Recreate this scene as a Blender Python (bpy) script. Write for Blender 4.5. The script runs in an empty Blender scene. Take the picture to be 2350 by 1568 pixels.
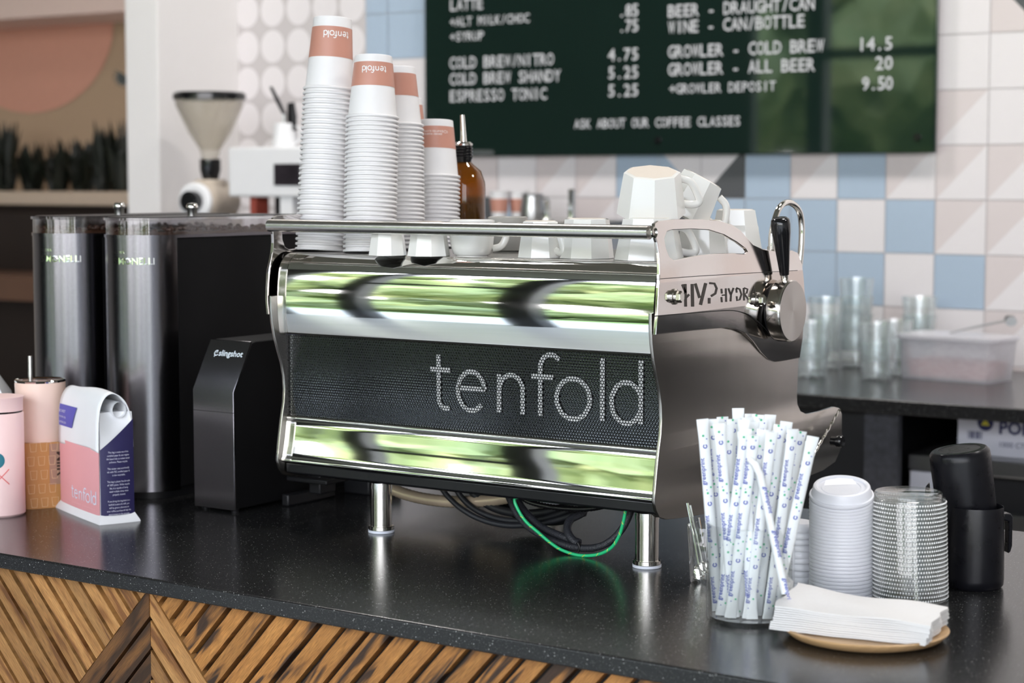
import bpy, bmesh, math, random
from mathutils import Vector, Matrix
random.seed(7)
SC = bpy.context.scene
COL = SC.collection
PI = math.pi
TOP = 1.0            # height of the service counter's top
# ------------------------------------------------------------------ camera
FPX, PITCH, YAW = 4400.0, 0.085, math.radians(34.3)
CAM = Vector((0, 0, 1.53))
cd = bpy.data.cameras.new('camera')
cd.sensor_width = 36.0
cd.lens = FPX / 2350 * 36
cd.clip_start = .05
cd.dof.use_dof = True
cd.dof.focus_distance = 2.66
cd.dof.aperture_fstop = 5.2
cam = bpy.data.objects.new('camera', cd)
COL.objects.link(cam)
cam.location = CAM
cam.rotation_euler = (PI / 2 - PITCH, 0, YAW)
SC.camera = cam
# ------------------------------------------------------------------ view, world, lights
SC.view_settings.view_transform = 'Standard'
SC.view_settings.look = 'None'
SC.view_settings.gamma = 1
SC.view_settings.use_curve_mapping = False
SC.view_settings.exposure = 0.97
SC.cycles.use_denoising = True
SC.cycles.max_bounces = 10
SC.cycles.transparent_max_bounces = 40
SC.cycles.caustics_reflective = False
SC.cycles.caustics_refractive = False
SC.cycles.sample_clamp_indirect = 6.0
W = bpy.data.worlds.new('sky')
SC.world = W
W.use_nodes = True
wn = W.node_tree.nodes
wl = W.node_tree.links
bg = wn['Background']
tc = wn.new('ShaderNodeTexCoord')
sx = wn.new('ShaderNodeSeparateXYZ')
rp = wn.new('ShaderNodeValToRGB')
rp.color_ramp.elements[0].position = .0
rp.color_ramp.elements[0].color = (1.0, .975, 1.0, 1)
rp.color_ramp.elements[1].position = .8
rp.color_ramp.elements[1].color = (.62, .78, 1.0, 1)
wl.new(tc.outputs['Generated'], sx.inputs[0])
wl.new(sx.outputs['Z'], rp.inputs[0])
wl.new(rp.outputs[0], bg.inputs['Color'])
bg.inputs['Strength'].default_value = 4.2


def lamp(name, kind, loc, rot, energy, color=(1, 1, 1), size=1.0, size_y=None):
    l = bpy.data.lights.new(name, kind)
    l.energy = energy
    l.color = color
    if kind == 'AREA':
        l.shape = 'RECTANGLE'
        l.size = size
        l.size_y = size_y or size
    o = bpy.data.objects.new(name, l)
    o.location = loc
    o.rotation_euler = rot
    COL.objects.link(o)
    return o


sun = lamp('sun', 'SUN', (0, 3, 9), (math.radians(-48), 0, math.radians(-20)), 2.2, (1, .97, .92))
sun.data.angle = math.radians(3)
for i, (x, y) in enumerate([(-3.6, 3.4), (-1.2, 3.6), (1.0, 3.4)]):
    lamp('ceiling_lamp', 'AREA', (x, y, 4.1), (0, 0, 0), 26, (1, .96, .93), .5)
for x, w in ((-4.0, 2.4), (-1.0, 3.2), (2.5, 3.2), (-6.0, 1.0)):      # window openings guide the daylight sampling
    p = lamp('window_portal', 'AREA', (x, -3.45, 2.1), (PI / 2, 0, 0), 1, (1, 1, 1), w, 4.1)
    p.data.cycles.is_portal = True

# ------------------------------------------------------------------ pixel -> place helpers (planes at real depth)
_r = Vector((math.cos(YAW), math.sin(YAW), 0))
_fw = Vector((-math.sin(YAW), math.cos(YAW), 0))
_F = _fw * math.cos(PITCH) - Vector((0, 0, 1)) * math.sin(PITCH)
_U = Vector((0, 0, 1)) * math.cos(PITCH) + _fw * math.sin(PITCH)


def ray(px, py):
    return _F + _r * ((px - 1175) / FPX) - _U * ((py - 784) / FPX)


def at_z(px, py, z=TOP):
    d = ray(px, py)
    return CAM + d * ((z - CAM.z) / d.z)


def at_y(px, py, y):
    d = ray(px, py)
    return CAM + d * (y / d.y)


def at_x(px, py, x):
    d = ray(px, py)
    return CAM + d * (x / d.x)


def at_depth(px, depth, z):
    d = ray(px, 784)
    p = CAM + d * depth
    k = (z - p.z) / _U.z
    return p + _U * k


# ------------------------------------------------------------------ mesh helpers
class MB:
    def __init__(s):
        s.v, s.f, s.m = [], [], []

    def add(s, vs, fs, mi=0):
        o = len(s.v)
        s.v += [Vector(v) for v in vs]
        s.f += [tuple(i + o for i in f) for f in fs]
        s.m += [mi] * len(fs)
        return s

    def box(s, x0, x1, y0, y1, z0, z1, mi=0):
        v = [(x0, y0, z0), (x1, y0, z0), (x1, y1, z0), (x0, y1, z0), (x0, y0, z1), (x1, y0, z1), (x1, y1, z1), (x0, y1, z1)]
        return s.add(v, [(0, 3, 2, 1), (4, 5, 6, 7), (0, 1, 5, 4), (1, 2, 6, 5), (2, 3, 7, 6), (3, 0, 4, 7)], mi)

    def lathe(s, prof, n=32, c=(0, 0, 0), mi=0, a0=0.0):
        vs, fs, idx = [], [], []
        for r, z in prof:
            if r < 1e-6:
                idx.append([len(vs)] * n)
                vs.append((c[0], c[1], c[2] + z))
            else:
                idx.append(list(range(len(vs), len(vs) + n)))
                vs += [(c[0] + r * math.cos(a0 + 2 * PI * k / n), c[1] + r * math.sin(a0 + 2 * PI * k / n), c[2] + z) for k in range(n)]
        for a, b in zip(idx, idx[1:]):
            for k in range(n):
                q = [a[k], a[(k + 1) % n], b[(k + 1) % n], b[k]]
                u = []
                for i in q:
                    if i not in u:
                        u.append(i)
                if len(u) > 2:
                    fs.append(tuple(u))
        return s.add(vs, fs, mi)

    def tube(s, pts, r, n=10, mi=0, caps=True, flat=1.0):
        pts = [Vector(p) for p in pts]
        rs = r if isinstance(r, (list, tuple)) else [r] * len(pts)
        t = [(pts[min(i + 1, len(pts) - 1)] - pts[max(i - 1, 0)]).normalized() for i in range(len(pts))]
        up = Vector((0, 0, 1)) if abs(t[0].z) < .9 else Vector((0, 1, 0))
        nrm = t[0].cross(up).normalized()
        vs, fs = [], []
        for i, p in enumerate(pts):
            if i:
                nrm = (nrm - t[i] * nrm.dot(t[i])).normalized()
            b = t[i].cross(nrm)
            vs += [p + (nrm * math.cos(2 * PI * k / n) + b * math.sin(2 * PI * k / n) * flat) * rs[i] for k in range(n)]
        for i in range(len(pts) - 1):
            for k in range(n):
                fs.append((i * n + k, i * n + (k + 1) % n, (i + 1) * n + (k + 1) % n, (i + 1) * n + k))
        if caps:
            fs.append(tuple(range(n))[::-1])
            fs.append(tuple(range((len(pts) - 1) * n, len(pts) * n)))
        return s.add(vs, fs, mi)

    def extrude_x(s, yz, x0, x1, closed=True, mi=0):
        n = len(yz)
        vs = [(x0, y, z) for y, z in yz] + [(x1, y, z) for y, z in yz]
        fs = [(i, (i + 1) % n, n + (i + 1) % n, n + i) for i in range(n if closed else n - 1)]
        if closed:
            fs += [tuple(range(n))[::-1], tuple(range(n, 2 * n))]
        return s.add(vs, fs, mi)

    def extrude_z(s, xy, z0, z1, mi=0, caps=True):
        n = len(xy)
        vs = [(x, y, z0) for x, y in xy] + [(x, y, z1) for x, y in xy]
        fs = [(i, (i + 1) % n, n + (i + 1) % n, n + i) for i in range(n)]
        if caps:
            fs += [tuple(range(n))[::-1], tuple(range(n, 2 * n))]
        return s.add(vs, fs, mi)

    def loft(s, rings, closed=True, caps=True, mi=0):
        n = len(rings[0])
        vs = [p for r in rings for p in r]
        fs = []
        for i in range(len(rings) - 1):
            for k in range(n if closed else n - 1):
                fs.append((i * n + k, i * n + (k + 1) % n, (i + 1) * n + (k + 1) % n, (i + 1) * n + k))
        if caps:
            fs += [tuple(range(n))[::-1], tuple(range((len(rings) - 1) * n, len(rings) * n))]
        return s.add(vs, fs, mi)

    def xf(s, m):
        s.v = [m @ v for v in s.v]
        return s

    def join(s, o, mi=None):
        return s.add(o.v, o.f, mi or 0)


ORG = {}


def org(o):
    return ORG.get(o.name, Vector((0, 0, 0))) if o else Vector((0, 0, 0))


def build(name, mb, mat, parent=None, smooth=True, bevel=0.0, angle=.6, uv=None, fix=True):
    """One mesh object from world-space geometry; a child keeps its thing's origin."""
    me = bpy.data.meshes.new(name)
    o0 = org(parent)
    me.from_pydata([v - o0 for v in mb.v], [], mb.f)
    for m in (mat if isinstance(mat, (list, tuple)) else [mat]):
        me.materials.append(m)
    for p, mi in zip(me.polygons, mb.m):
        p.material_index = mi
    if fix:
        b = bmesh.new()
        b.from_mesh(me)
        bmesh.ops.remove_doubles(b, verts=b.verts, dist=1e-6)
        bmesh.ops.recalc_face_normals(b, faces=b.faces)
        b.to_mesh(me)
        b.free()
    me.polygons.foreach_set('use_smooth', [smooth] * len(me.polygons))
    if smooth:
        me.set_sharp_from_angle(angle=angle)
    if uv:
        l = me.uv_layers.new(name='UVMap')
        for lp in me.loops:
            l.data[lp.index].uv = uv(me.vertices[lp.vertex_index].co + o0)
    me.update()
    o = bpy.data.objects.new(name, me)
    COL.objects.link(o)
    if parent:
        o.parent = parent
        ORG[o.name] = o0
    if bevel:
        md = o.modifiers.new('edge', 'BEVEL')
        md.width = bevel
        md.segments = 2
        md.limit_method = 'ANGLE'
        md.angle_limit = .7
    return o


def tag(o, label, cat, group=None, kind=None):
    if label:
        o['label'] = label
    if cat:
        o['category'] = cat
    if group:
        o['group'] = group
    if kind:
        o['kind'] = kind
    return o


def thing(name, label, cat, loc=(0, 0, 0), group=None):
    o = bpy.data.objects.new(name, None)
    o.empty_display_size = .05
    o.location = loc
    COL.objects.link(o)
    ORG[o.name] = Vector(loc)
    return tag(o, label, cat, group)


def struct(name, mb, mat, **k):
    o = build(name, mb, mat, **k)
    o['kind'] = 'structure'
    return o


KIDS = {}


def dup(root, loc, rot=(0, 0, 0), label=None, group=None, scale=None):
    def kids(o):
        return [c for c in bpy.data.objects if c.parent == o]
    r = root.copy()
    COL.objects.link(r)
    r.location = loc
    r.rotation_euler = rot
    if scale:
        r.scale = scale
    if label:
        r['label'] = label
    if group:
        r['group'] = group
    if root.name not in KIDS:
        KIDS[root.name] = [(c, kids(c)) for c in kids(root)]
    for ch, gs in KIDS[root.name]:
        c = ch.copy()
        COL.objects.link(c)
        c.parent = r
        for g in gs:
            d = g.copy()
            COL.objects.link(d)
            d.parent = c
    return r


def fill2d(loops, depth, bevel=0.0):
    """Plate with holes from 2D loops, as a triangulated MB in XY, thickness along Z."""
    cu = bpy.data.curves.new('outline', 'CURVE')
    cu.dimensions = '2D'
    cu.fill_mode = 'BOTH'
    cu.extrude = depth / 2
    cu.bevel_depth = bevel
    cu.bevel_resolution = 1
    cu.offset = -bevel
    for lp in loops:
        sp = cu.splines.new('POLY')
        sp.points.add(len(lp) - 1)
        for p, (a, b) in zip(sp.points, lp):
            p.co = (a, b, 0, 1)
        sp.use_cyclic_u = True
    o = bpy.data.objects.new('outline', cu)
    COL.objects.link(o)
    dg = bpy.context.evaluated_depsgraph_get()
    me = bpy.data.meshes.new_from_object(o.evaluated_get(dg))
    mb = MB().add([v.co.copy() for v in me.vertices], [tuple(p.vertices) for p in me.polygons])
    bpy.data.objects.remove(o)
    bpy.data.curves.remove(cu)
    bpy.data.meshes.remove(me)
    return mb


_TXT = {}


def text2d(s, size=1.0, align='LEFT', depth=0.0, bold=0.0):
    """Flat lettering in XY from Blender's built-in face."""
    key = (s, align, bold)
    if key not in _TXT:
        cu = bpy.data.curves.new('lettering', 'FONT')
        cu.body = s
        cu.align_x = align
        cu.offset = bold
        cu.resolution_u = 2
        o = bpy.data.objects.new('lettering', cu)
        COL.objects.link(o)
        dg = bpy.context.evaluated_depsgraph_get()
        me = bpy.data.meshes.new_from_object(o.evaluated_get(dg))
        _TXT[key] = ([v.co.copy() for v in me.vertices], [tuple(p.vertices) for p in me.polygons])
        bpy.data.objects.remove(o)
        bpy.data.curves.remove(cu)
        bpy.data.meshes.remove(me)
    v, f = _TXT[key]
    return MB().add([p * size for p in v], f)


def mono2d(s, pitch, size):
    """Typewriter spacing: each character centred in a cell of the same width."""
    mb = MB()
    for i, ch in enumerate(s):
        if ch == ' ':
            continue
        g = text2d(ch, size, bold=.012)
        x0 = min(v.x for v in g.v)
        x1 = max(v.x for v in g.v)
        k = min(1.0, pitch * .93 / max(x1 - x0, 1e-6))
        c = (x0 + x1) / 2
        mb.add([Vector(((v.x - c) * k + (i + .5) * pitch, v.y, 0)) for v in g.v], g.f)
    return mb


def ribbon(pts, w):
    """Flat stroke of width w along 2D points."""
    pts = [Vector(p) for p in pts]
    vs = []
    for i, p in enumerate(pts):
        t = (pts[min(i + 1, len(pts) - 1)] - pts[max(i - 1, 0)]).normalized()
        n = Vector((-t.y, t.x))
        vs += [(p.x + n.x * w / 2, p.y + n.y * w / 2, 0), (p.x - n.x * w / 2, p.y - n.y * w / 2, 0)]
    return MB().add(vs, [(2 * i, 2 * i + 1, 2 * i + 3, 2 * i + 2) for i in range(len(pts) - 1)])


def arc(cx, cy, rx, ry, a0, a1, n=18):
    return [(cx + rx * math.cos(math.radians(a0 + (a1 - a0) * i / n)), cy + ry * math.sin(math.radians(a0 + (a1 - a0) * i / n))) for i in range(n + 1)]


def tenfold2d(w=.13):
    """The word in light humanist lettering; x-height 1, baseline 0, about 5.75 long."""
    S = [[(.14, 1.38), (.15, 1.0), (.15, .3)] + arc(.37, .26, .22, .26, 180, 300, 8), [(-.1, 1.0), (.5, 1.0)],
         [(.76, .56), (1.5, .56)] + arc(1.13, .5, .40, .5, 8, 318, 22),
         [(1.95, 1.0), (1.95, 0)], [(1.95, .6)] + arc(2.3, .62, .33, .36, 165, 0, 12) + [(2.63, 0)],
         [(3.13, 0), (3.13, 1.2)] + arc(3.43, 1.22, .30, .34, 180, 40, 10), [(2.88, 1.0), (3.5, 1.0)],
         arc(4.05, .5, .46, .5, 0, 360, 28),
         [(4.85, 0), (4.85, 1.56)],
         arc(5.5, .5, .40, .5, 25, 335, 24), [(5.88, 0), (5.88, 1.56)]]
    mb = MB()
    for i, s_ in enumerate(S):
        rb_ = ribbon(s_, w)
        for v in rb_.v:
            v.z = i * .00004
        mb.join(rb_)
    return mb


def on_plane(mb, o, ux, uy, nrm, k=1.0, off=.0004):
    o, ux, uy, nrm = Vector(o), Vector(ux).normalized(), Vector(uy).normalized(), Vector(nrm).normalized()
    mb.v = [o + ux * (v.x * k) + uy * (v.y * k) + nrm * (off + v.z) for v in mb.v]
    return mb


def on_cyl(mb, c, r, a, z, k=1.0, off=.0004, flip=False, rz=None):
    """Wrap flat lettering round a vertical cylinder (or cone with radius rz(z)); a is the angle of its middle."""
    xs = [v.x for v in mb.v]
    mid = (min(xs) + max(xs)) / 2
    out = []
    for v in mb.v:
        x, y = (v.x - mid) * k, v.y * k
        if flip:
            x, y = -x, -y
        rr = (rz(z + y) if rz else r) + off + v.z
        t = a + x / rr
        out.append(Vector((c[0] + rr * math.cos(t), c[1] + rr * math.sin(t), z + y)))
    mb.v = out
    return mb


def spline(pts, n=8):
    """Catmull-Rom through points."""
    P = [Vector(p) for p in pts]
    P = [P[0] * 2 - P[1]] + P + [P[-1] * 2 - P[-2]]
    out = []
    for i in range(1, len(P) - 2):
        for k in range(n):
            t = k / n
            a, b, c, d = P[i - 1], P[i], P[i + 1], P[i + 2]
            out.append(.5 * ((2 * b) + (c - a) * t + (2 * a - 5 * b + 4 * c - d) * t * t + (3 * b - a - 3 * c + d) * t ** 3))
    return out + [P[-2]]


# ------------------------------------------------------------------ materials
def lin(r, g, b):
    f = lambda c: (c / 255 / 12.92) if c / 255 <= .04045 else ((c / 255 + .055) / 1.055) ** 2.4
    return (f(r), f(g), f(b), 1)


def principled(name, col, rough=.5, metal=0.0, noise=0.0, nscale=30, bump=0.0, bscale=200, stretch=None, ior=1.5, coat=0.0, spec=None, rvar=0.0, trans=0.0, sss=0.0):
    m = bpy.data.materials.new(name)
    m.use_nodes = True
    nt = m.node_tree
    p = nt.nodes['Principled BSDF']
    p.inputs['Base Color'].default_value = col
    p.inputs['Roughness'].default_value = rough
    p.inputs['Metallic'].default_value = metal
    p.inputs['IOR'].default_value = ior
    p.inputs['Coat Weight'].default_value = coat
    p.inputs['Transmission Weight'].default_value = trans
    if spec is not None:
        p.inputs['Specular IOR Level'].default_value = spec
    tcn = nt.nodes.new('ShaderNodeTexCoord')
    mp = nt.nodes.new('ShaderNodeMapping')
    nt.links.new(tcn.outputs['Object'], mp.inputs[0])
    if stretch:
        mp.inputs['Scale'].default_value = stretch
    nz = nt.nodes.new('ShaderNodeTexNoise')
    nz.inputs['Scale'].default_value = nscale
    nz.inputs['Detail'].default_value = 4
    nt.links.new(mp.outputs[0], nz.inputs['Vector'])
    cr = nt.nodes.new('ShaderNodeMix')
    cr.data_type = 'RGBA'
    cr.inputs[6].default_value = tuple(max(0, c * (1 - noise)) for c in col[:3]) + (1,)
    cr.inputs[7].default_value = tuple(min(1, c * (1 + noise)) for c in col[:3]) + (1,)
    nt.links.new(nz.outputs['Fac'], cr.inputs[0])
    nt.links.new(cr.outputs[2], p.inputs['Base Color'])
    if rvar:
        mr = nt.nodes.new('ShaderNodeMapRange')
        mr.inputs[1].default_value = .3
        mr.inputs[2].default_value = .7
        mr.inputs[3].default_value = max(0, rough - rvar)
        mr.inputs[4].default_value = rough + rvar
        nt.links.new(nz.outputs['Fac'], mr.inputs[0])
        nt.links.new(mr.outputs[0], p.inputs['Roughness'])
    if bump:
        n2 = nt.nodes.new('ShaderNodeTexNoise')
        n2.inputs['Scale'].default_value = bscale
        n2.inputs['Detail'].default_value = 3
        nt.links.new(mp.outputs[0], n2.inputs['Vector'])
        bp = nt.nodes.new('ShaderNodeBump')
        bp.inputs['Strength'].default_value = bump
        bp.inputs['Distance'].default_value = .002
        nt.links.new(n2.outputs['Fac'], bp.inputs['Height'])
        nt.links.new(bp.outputs[0], p.inputs['Normal'])
    return m


def clear_mat(name, tint=(1, 1, 1, 1), amount=.9, rough=.02, ior=1.45, body=None, bodyfac=0.0):
    """Thin clear glass or plastic: see-through with Fresnel reflections."""
    m = bpy.data.materials.new(name)
    m.use_nodes = True
    nt = m.node_tree
    nt.nodes.clear()
    out = nt.nodes.new('ShaderNodeOutputMaterial')
    tr = nt.nodes.new('ShaderNodeBsdfTransparent')
    tr.inputs[0].default_value = tint
    gl = nt.nodes.new('ShaderNodeBsdfGlossy')
    gl.inputs['Roughness'].default_value = rough
    gl.inputs['Color'].default_value = (1, 1, 1, 1)
    lw_ = nt.nodes.new('ShaderNodeLayerWeight')
    pw = nt.nodes.new('ShaderNodeMath')
    pw.operation = 'POWER'
    pw.inputs[1].default_value = 2.6
    nt.links.new(lw_.outputs['Facing'], pw.inputs[0])
    fr = nt.nodes.new('ShaderNodeMapRange')
    f0 = ((ior - 1) / (ior + 1)) ** 2
    fr.inputs[3].default_value = f0
    fr.inputs[4].default_value = .75
    nt.links.new(pw.outputs[0], fr.inputs[0])
    mx = nt.nodes.new('ShaderNodeMixShader')
    nt.links.new(fr.outputs[0], mx.inputs[0])
    nt.links.new(tr.outputs[0], mx.inputs[1])
    nt.links.new(gl.outputs[0], mx.inputs[2])
    last = mx
    if body:
        df = nt.nodes.new('ShaderNodeBsdfDiffuse')
        df.inputs[0].default_value = body
        m2 = nt.nodes.new('ShaderNodeMixShader')
        nz = nt.nodes.new('ShaderNodeTexNoise')
        nz.inputs['Scale'].default_value = 14
        mr = nt.nodes.new('ShaderNodeMapRange')
        mr.inputs[3].default_value = bodyfac * .8
        mr.inputs[4].default_value = min(1, bodyfac * 1.2)
        nt.links.new(nz.outputs['Fac'], mr.inputs[0])
        nt.links.new(mr.outputs[0], m2.inputs[0])
        nt.links.new(mx.outputs[0], m2.inputs[1])
        nt.links.new(df.outputs[0], m2.inputs[2])
        last = m2
    nt.links.new(last.outputs[0], out.inputs[0])
    return m


M = {}
M['chrome'] = principled('chrome', (.80, .79, .75, 1), .035, 1, noise=.03, nscale=6)
M['steel'] = principled('brushed_steel', (.62, .60, .57, 1), .26, 1, noise=.08, nscale=8, bump=.05, bscale=300, stretch=(1, 1, 14))
M['polish'] = principled('polished_panel', (.74, .69, .66, 1), .085, 1, noise=.05, nscale=12, bump=.012, bscale=60, rvar=.03)
M['side'] = principled('satin_side_panel', (.50, .475, .44, 1), .24, 1, noise=.08, nscale=5, bump=.03, bscale=260, stretch=(1, 12, 1))
M['legsteel'] = principled('leg_steel', (.62, .60, .56, 1), .13, 1, noise=.05, nscale=9, bump=.03, bscale=200, stretch=(8, 8, 1))
M['blacksheet'] = principled('black_perforated', (.010, .010, .011, 1), .32, .3, noise=.2)
M['backing'] = principled('dark_backing', (.17, .17, .172, 1), .11, 1, noise=.3, nscale=9)
M['whiteprint'] = principled('white_print', (.86, .86, .86, 1), .55, noise=.03)
M['menuprint'] = principled('menu_print', (.60, .60, .62, 1), .5, noise=.03)
M['blackgloss'] = principled('black_gloss', (.008, .008, .009, 1), .12, noise=.1)
M['black'] = principled('black_satin', (.007, .007, .008, 1), .45, noise=.2, nscale=40, spec=.3)
M['blackpit'] = principled('black_plastic', (.006, .006, .008, 1), .30, noise=.3, nscale=60, bump=.03, bscale=90, rvar=.05, spec=.25)
M['grinder'] = principled('graphite_metal', (.17, .165, .18, 1), .21, 1, noise=.08, nscale=300, bump=.03, bscale=600)
M['sidedark'] = principled('dark_reflection_side', (.004, .004, .0045, 1), .6, noise=.2, spec=.15)  # dark reflections on the sides put into the colour, darker than the front metal
M['rubber'] = principled('rubber', (.012, .013, .016, 1), .5, noise=.2)
M['braid'] = principled('braided_sleeve', (.022, .023, .028, 1), .45, noise=.6, nscale=500, bump=.6, bscale=500)
M['hose'] = principled('ribbed_hose', (.62, .50, .37, 1), .22, .35, noise=.3, nscale=20, bump=.05)
M['greenwire'] = principled('earth_wire', (.02, .50, .19, 1), .35, noise=.08)
M['yellow'] = principled('wire_stripe', (.70, .62, .06, 1), .4, noise=.05)
M['whitepad'] = principled('white_pad', (.72, .76, .84, 1), .4, noise=.03)
M['paper'] = principled('paper_cup_white', (.80, .785, .785, 1), .48, noise=.02, nscale=60)
M['band'] = principled('salmon_print', lin(194, 138, 120), .40, noise=.05, nscale=40)
M['ceramic'] = principled('glazed_ceramic', (.83, .82, .78, 1), .10, noise=.015, coat=.3)
M['ceramicbase'] = principled('unglazed_foot', (.66, .59, .51, 1), .6, noise=.05)
M['ceramicshade'] = principled('shaded_glaze', (.40, .385, .35, 1), .14, noise=.05)  # grey is the shade on the rear cup, put into its glaze
M['lid'] = principled('white_lid_plastic', (.80, .81, .86, 1), .32, noise=.02)
M['napkin'] = principled('napkin_paper', (.78, .77, .765, 1), .8, noise=.03, nscale=200, bump=.15, bscale=300)
M['plywood'] = principled('pale_wood', (.53, .335, .165, 1), .45, noise=.22, nscale=10, stretch=(2, 14, 2), bump=.05)
M['straw'] = principled('straw_wrapper', (.83, .86, .87, 1), .5, noise=.05, nscale=60, bump=.2, bscale=120)
M['blueink'] = principled('blue_ink', lin(52, 72, 170), .5, noise=.1)
M['greenink'] = principled('green_ink', lin(60, 180, 130), .5, noise=.1)
M['pink'] = principled('bag_pink', lin(232, 165, 170), .4, noise=.03)
M['navy'] = principled('bag_navy', lin(44, 40, 84), .4, noise=.06)
M['purple'] = principled('sticker_violet', lin(78, 80, 176), .4, noise=.05)
M['bagwhite'] = principled('bag_white', (.82, .83, .85, 1), .42, noise=.02, bump=.1, bscale=25)
M['softprint'] = principled('soft_print', lin(225, 225, 240), .5, noise=.02)
M['bottlepink'] = principled('bottle_pink', lin(238, 205, 203), .45, noise=.03, bump=.03, bscale=500)
M['tumblerpink'] = principled('tumbler_blush', lin(236, 206, 192), .45, noise=.03)
M['kraft'] = principled('kraft_card', lin(192, 138, 80), .6, noise=.08, nscale=60)
M['kraftprint'] = principled('kraft_print', lin(216, 180, 140), .6, noise=.05)
M['kraftlabel'] = principled('kraft_label', lin(170, 132, 112), .6, noise=.05)
M['darkbrown'] = principled('dark_brown_ink', lin(60, 36, 26), .6, noise=.1)
M['teal'] = principled('teal_ink', lin(24, 110, 128), .5, noise=.05)
M['coral'] = principled('coral_ink', lin(226, 120, 118), .5, noise=.05)
M['clear'] = clear_mat('clear_glass', (.982, .988, .986, 1), ior=1.6)
M['tumblerglass'] = clear_mat('tumbler_glass', (.95, .97, .97, 1), ior=1.85, body=(.88, .91, .92, 1), bodyfac=.07)
M['clearlid'] = clear_mat('clear_lid_plastic', (.93, .94, .935, 1), rough=.06, ior=1.50)
M['acrylic'] = clear_mat('clear_acrylic', (.90, .90, .91, 1), rough=.04)
M['hopper'] = clear_mat('tinted_hopper', (.93, .91, .87, 1), rough=.08, body=(.74, .69, .61, 1), bodyfac=.20)
M['tub'] = clear_mat('frosted_tub', (.92, .92, .94, 1), rough=.3, body=(.74, .73, .77, 1), bodyfac=.45)
M['amber'] = clear_mat('amber_glass', (.56, .27, .035, 1), rough=.03, ior=1.5, body=(.20, .085, .010, 1), bodyfac=.25)
M['syrup'] = principled('dark_syrup', (.012, .004, .002, 1), .2, noise=.2)
M['bean'] = principled('roasted_beans', (.055, .022, .010, 1), .4, noise=.5, nscale=160, bump=.8, bscale=140)
M['brushedmetal'] = principled('grey_metal', (.45, .45, .45, 1), .3, 1, noise=.1)
M['whitemetal'] = principled('white_enamel', (.80, .80, .81, 1), .35, noise=.02)
M['beige'] = principled('beige_enamel', (.60, .52, .43, 1), .4, noise=.05)
M['screen'] = principled('dark_screen', (.03, .025, .03, 1), .1, noise=.8, nscale=14)
M['plant'] = principled('dark_leaves', (.008, .011, .006, 1), .5, noise=.6, nscale=12)
M['ledge'] = principled('planter_ledge', lin(206, 186, 164), .6, noise=.06)
M['darkwood'] = principled('dark_wood', (.013, .0065, .004, 1), .5, noise=.3, nscale=6, stretch=(1, 8, 1))
M['brownwood'] = principled('brown_wood', (.11, .055, .032, 1), .5, noise=.2, nscale=6)
M['darkcab'] = principled('dark_cabinet', (.008, .008, .010, 1), .5, noise=.3)
M['carton'] = principled('white_carton', (.66, .66, .72, 1), .6, noise=.04)
M['cartonblue'] = principled('carton_blue', lin(40, 44, 92), .6, noise=.05)
M['mullion'] = principled('black_steel_post', (.012, .014, .020, 1), .4, .2, noise=.2)
M['ceil'] = principled('ceiling_paint', (.21, .20, .17, 1), .8, noise=.05)
M['floorc'] = principled('polished_concrete', (.42, .41, .40, 1), .25, noise=.1, nscale=2)
M['paving'] = principled('outdoor_paving', (.46, .45, .44, 1), .8, noise=.15, nscale=3)
M['grass'] = principled('lawn', (.20, .28, .09, 1), .8, noise=.4, nscale=3)
M['facade'] = principled('facade_wall', (.05, .055, .05, 1), .6, noise=.1)
M['wallwhite'] = principled('white_paint', (.80, .775, .765, 1), .6, noise=.015)
M['wallgrey'] = principled('warm_grey_paint', (.62, .585, .53, 1), .6, noise=.015)


def leaf_mat():
    m = principled('tree_leaves', (.25, .40, .05, 1), .6)
    nt = m.node_tree
    p = nt.nodes['Principled BSDF']
    n = [x for x in nt.nodes if x.bl_idname == 'ShaderNodeTexNoise'][0]
    n.inputs['Scale'].default_value = .9
    r = nt.nodes.new('ShaderNodeValToRGB')
    e = r.color_ramp.elements
    e[0].position, e[0].color = .30, (.045, .075, .025, 1)
    e[1].position, e[1].color = .68, (.34, .37, .16, 1)
    x = e.new(.5)
    x.color = (.15, .20, .07, 1)
    nt.links.new(n.outputs['Fac'], r.inputs[0])
    nt.links.new(r.outputs[0], p.inputs['Base Color'])
    return m


M['leaf'] = leaf_mat()


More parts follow.
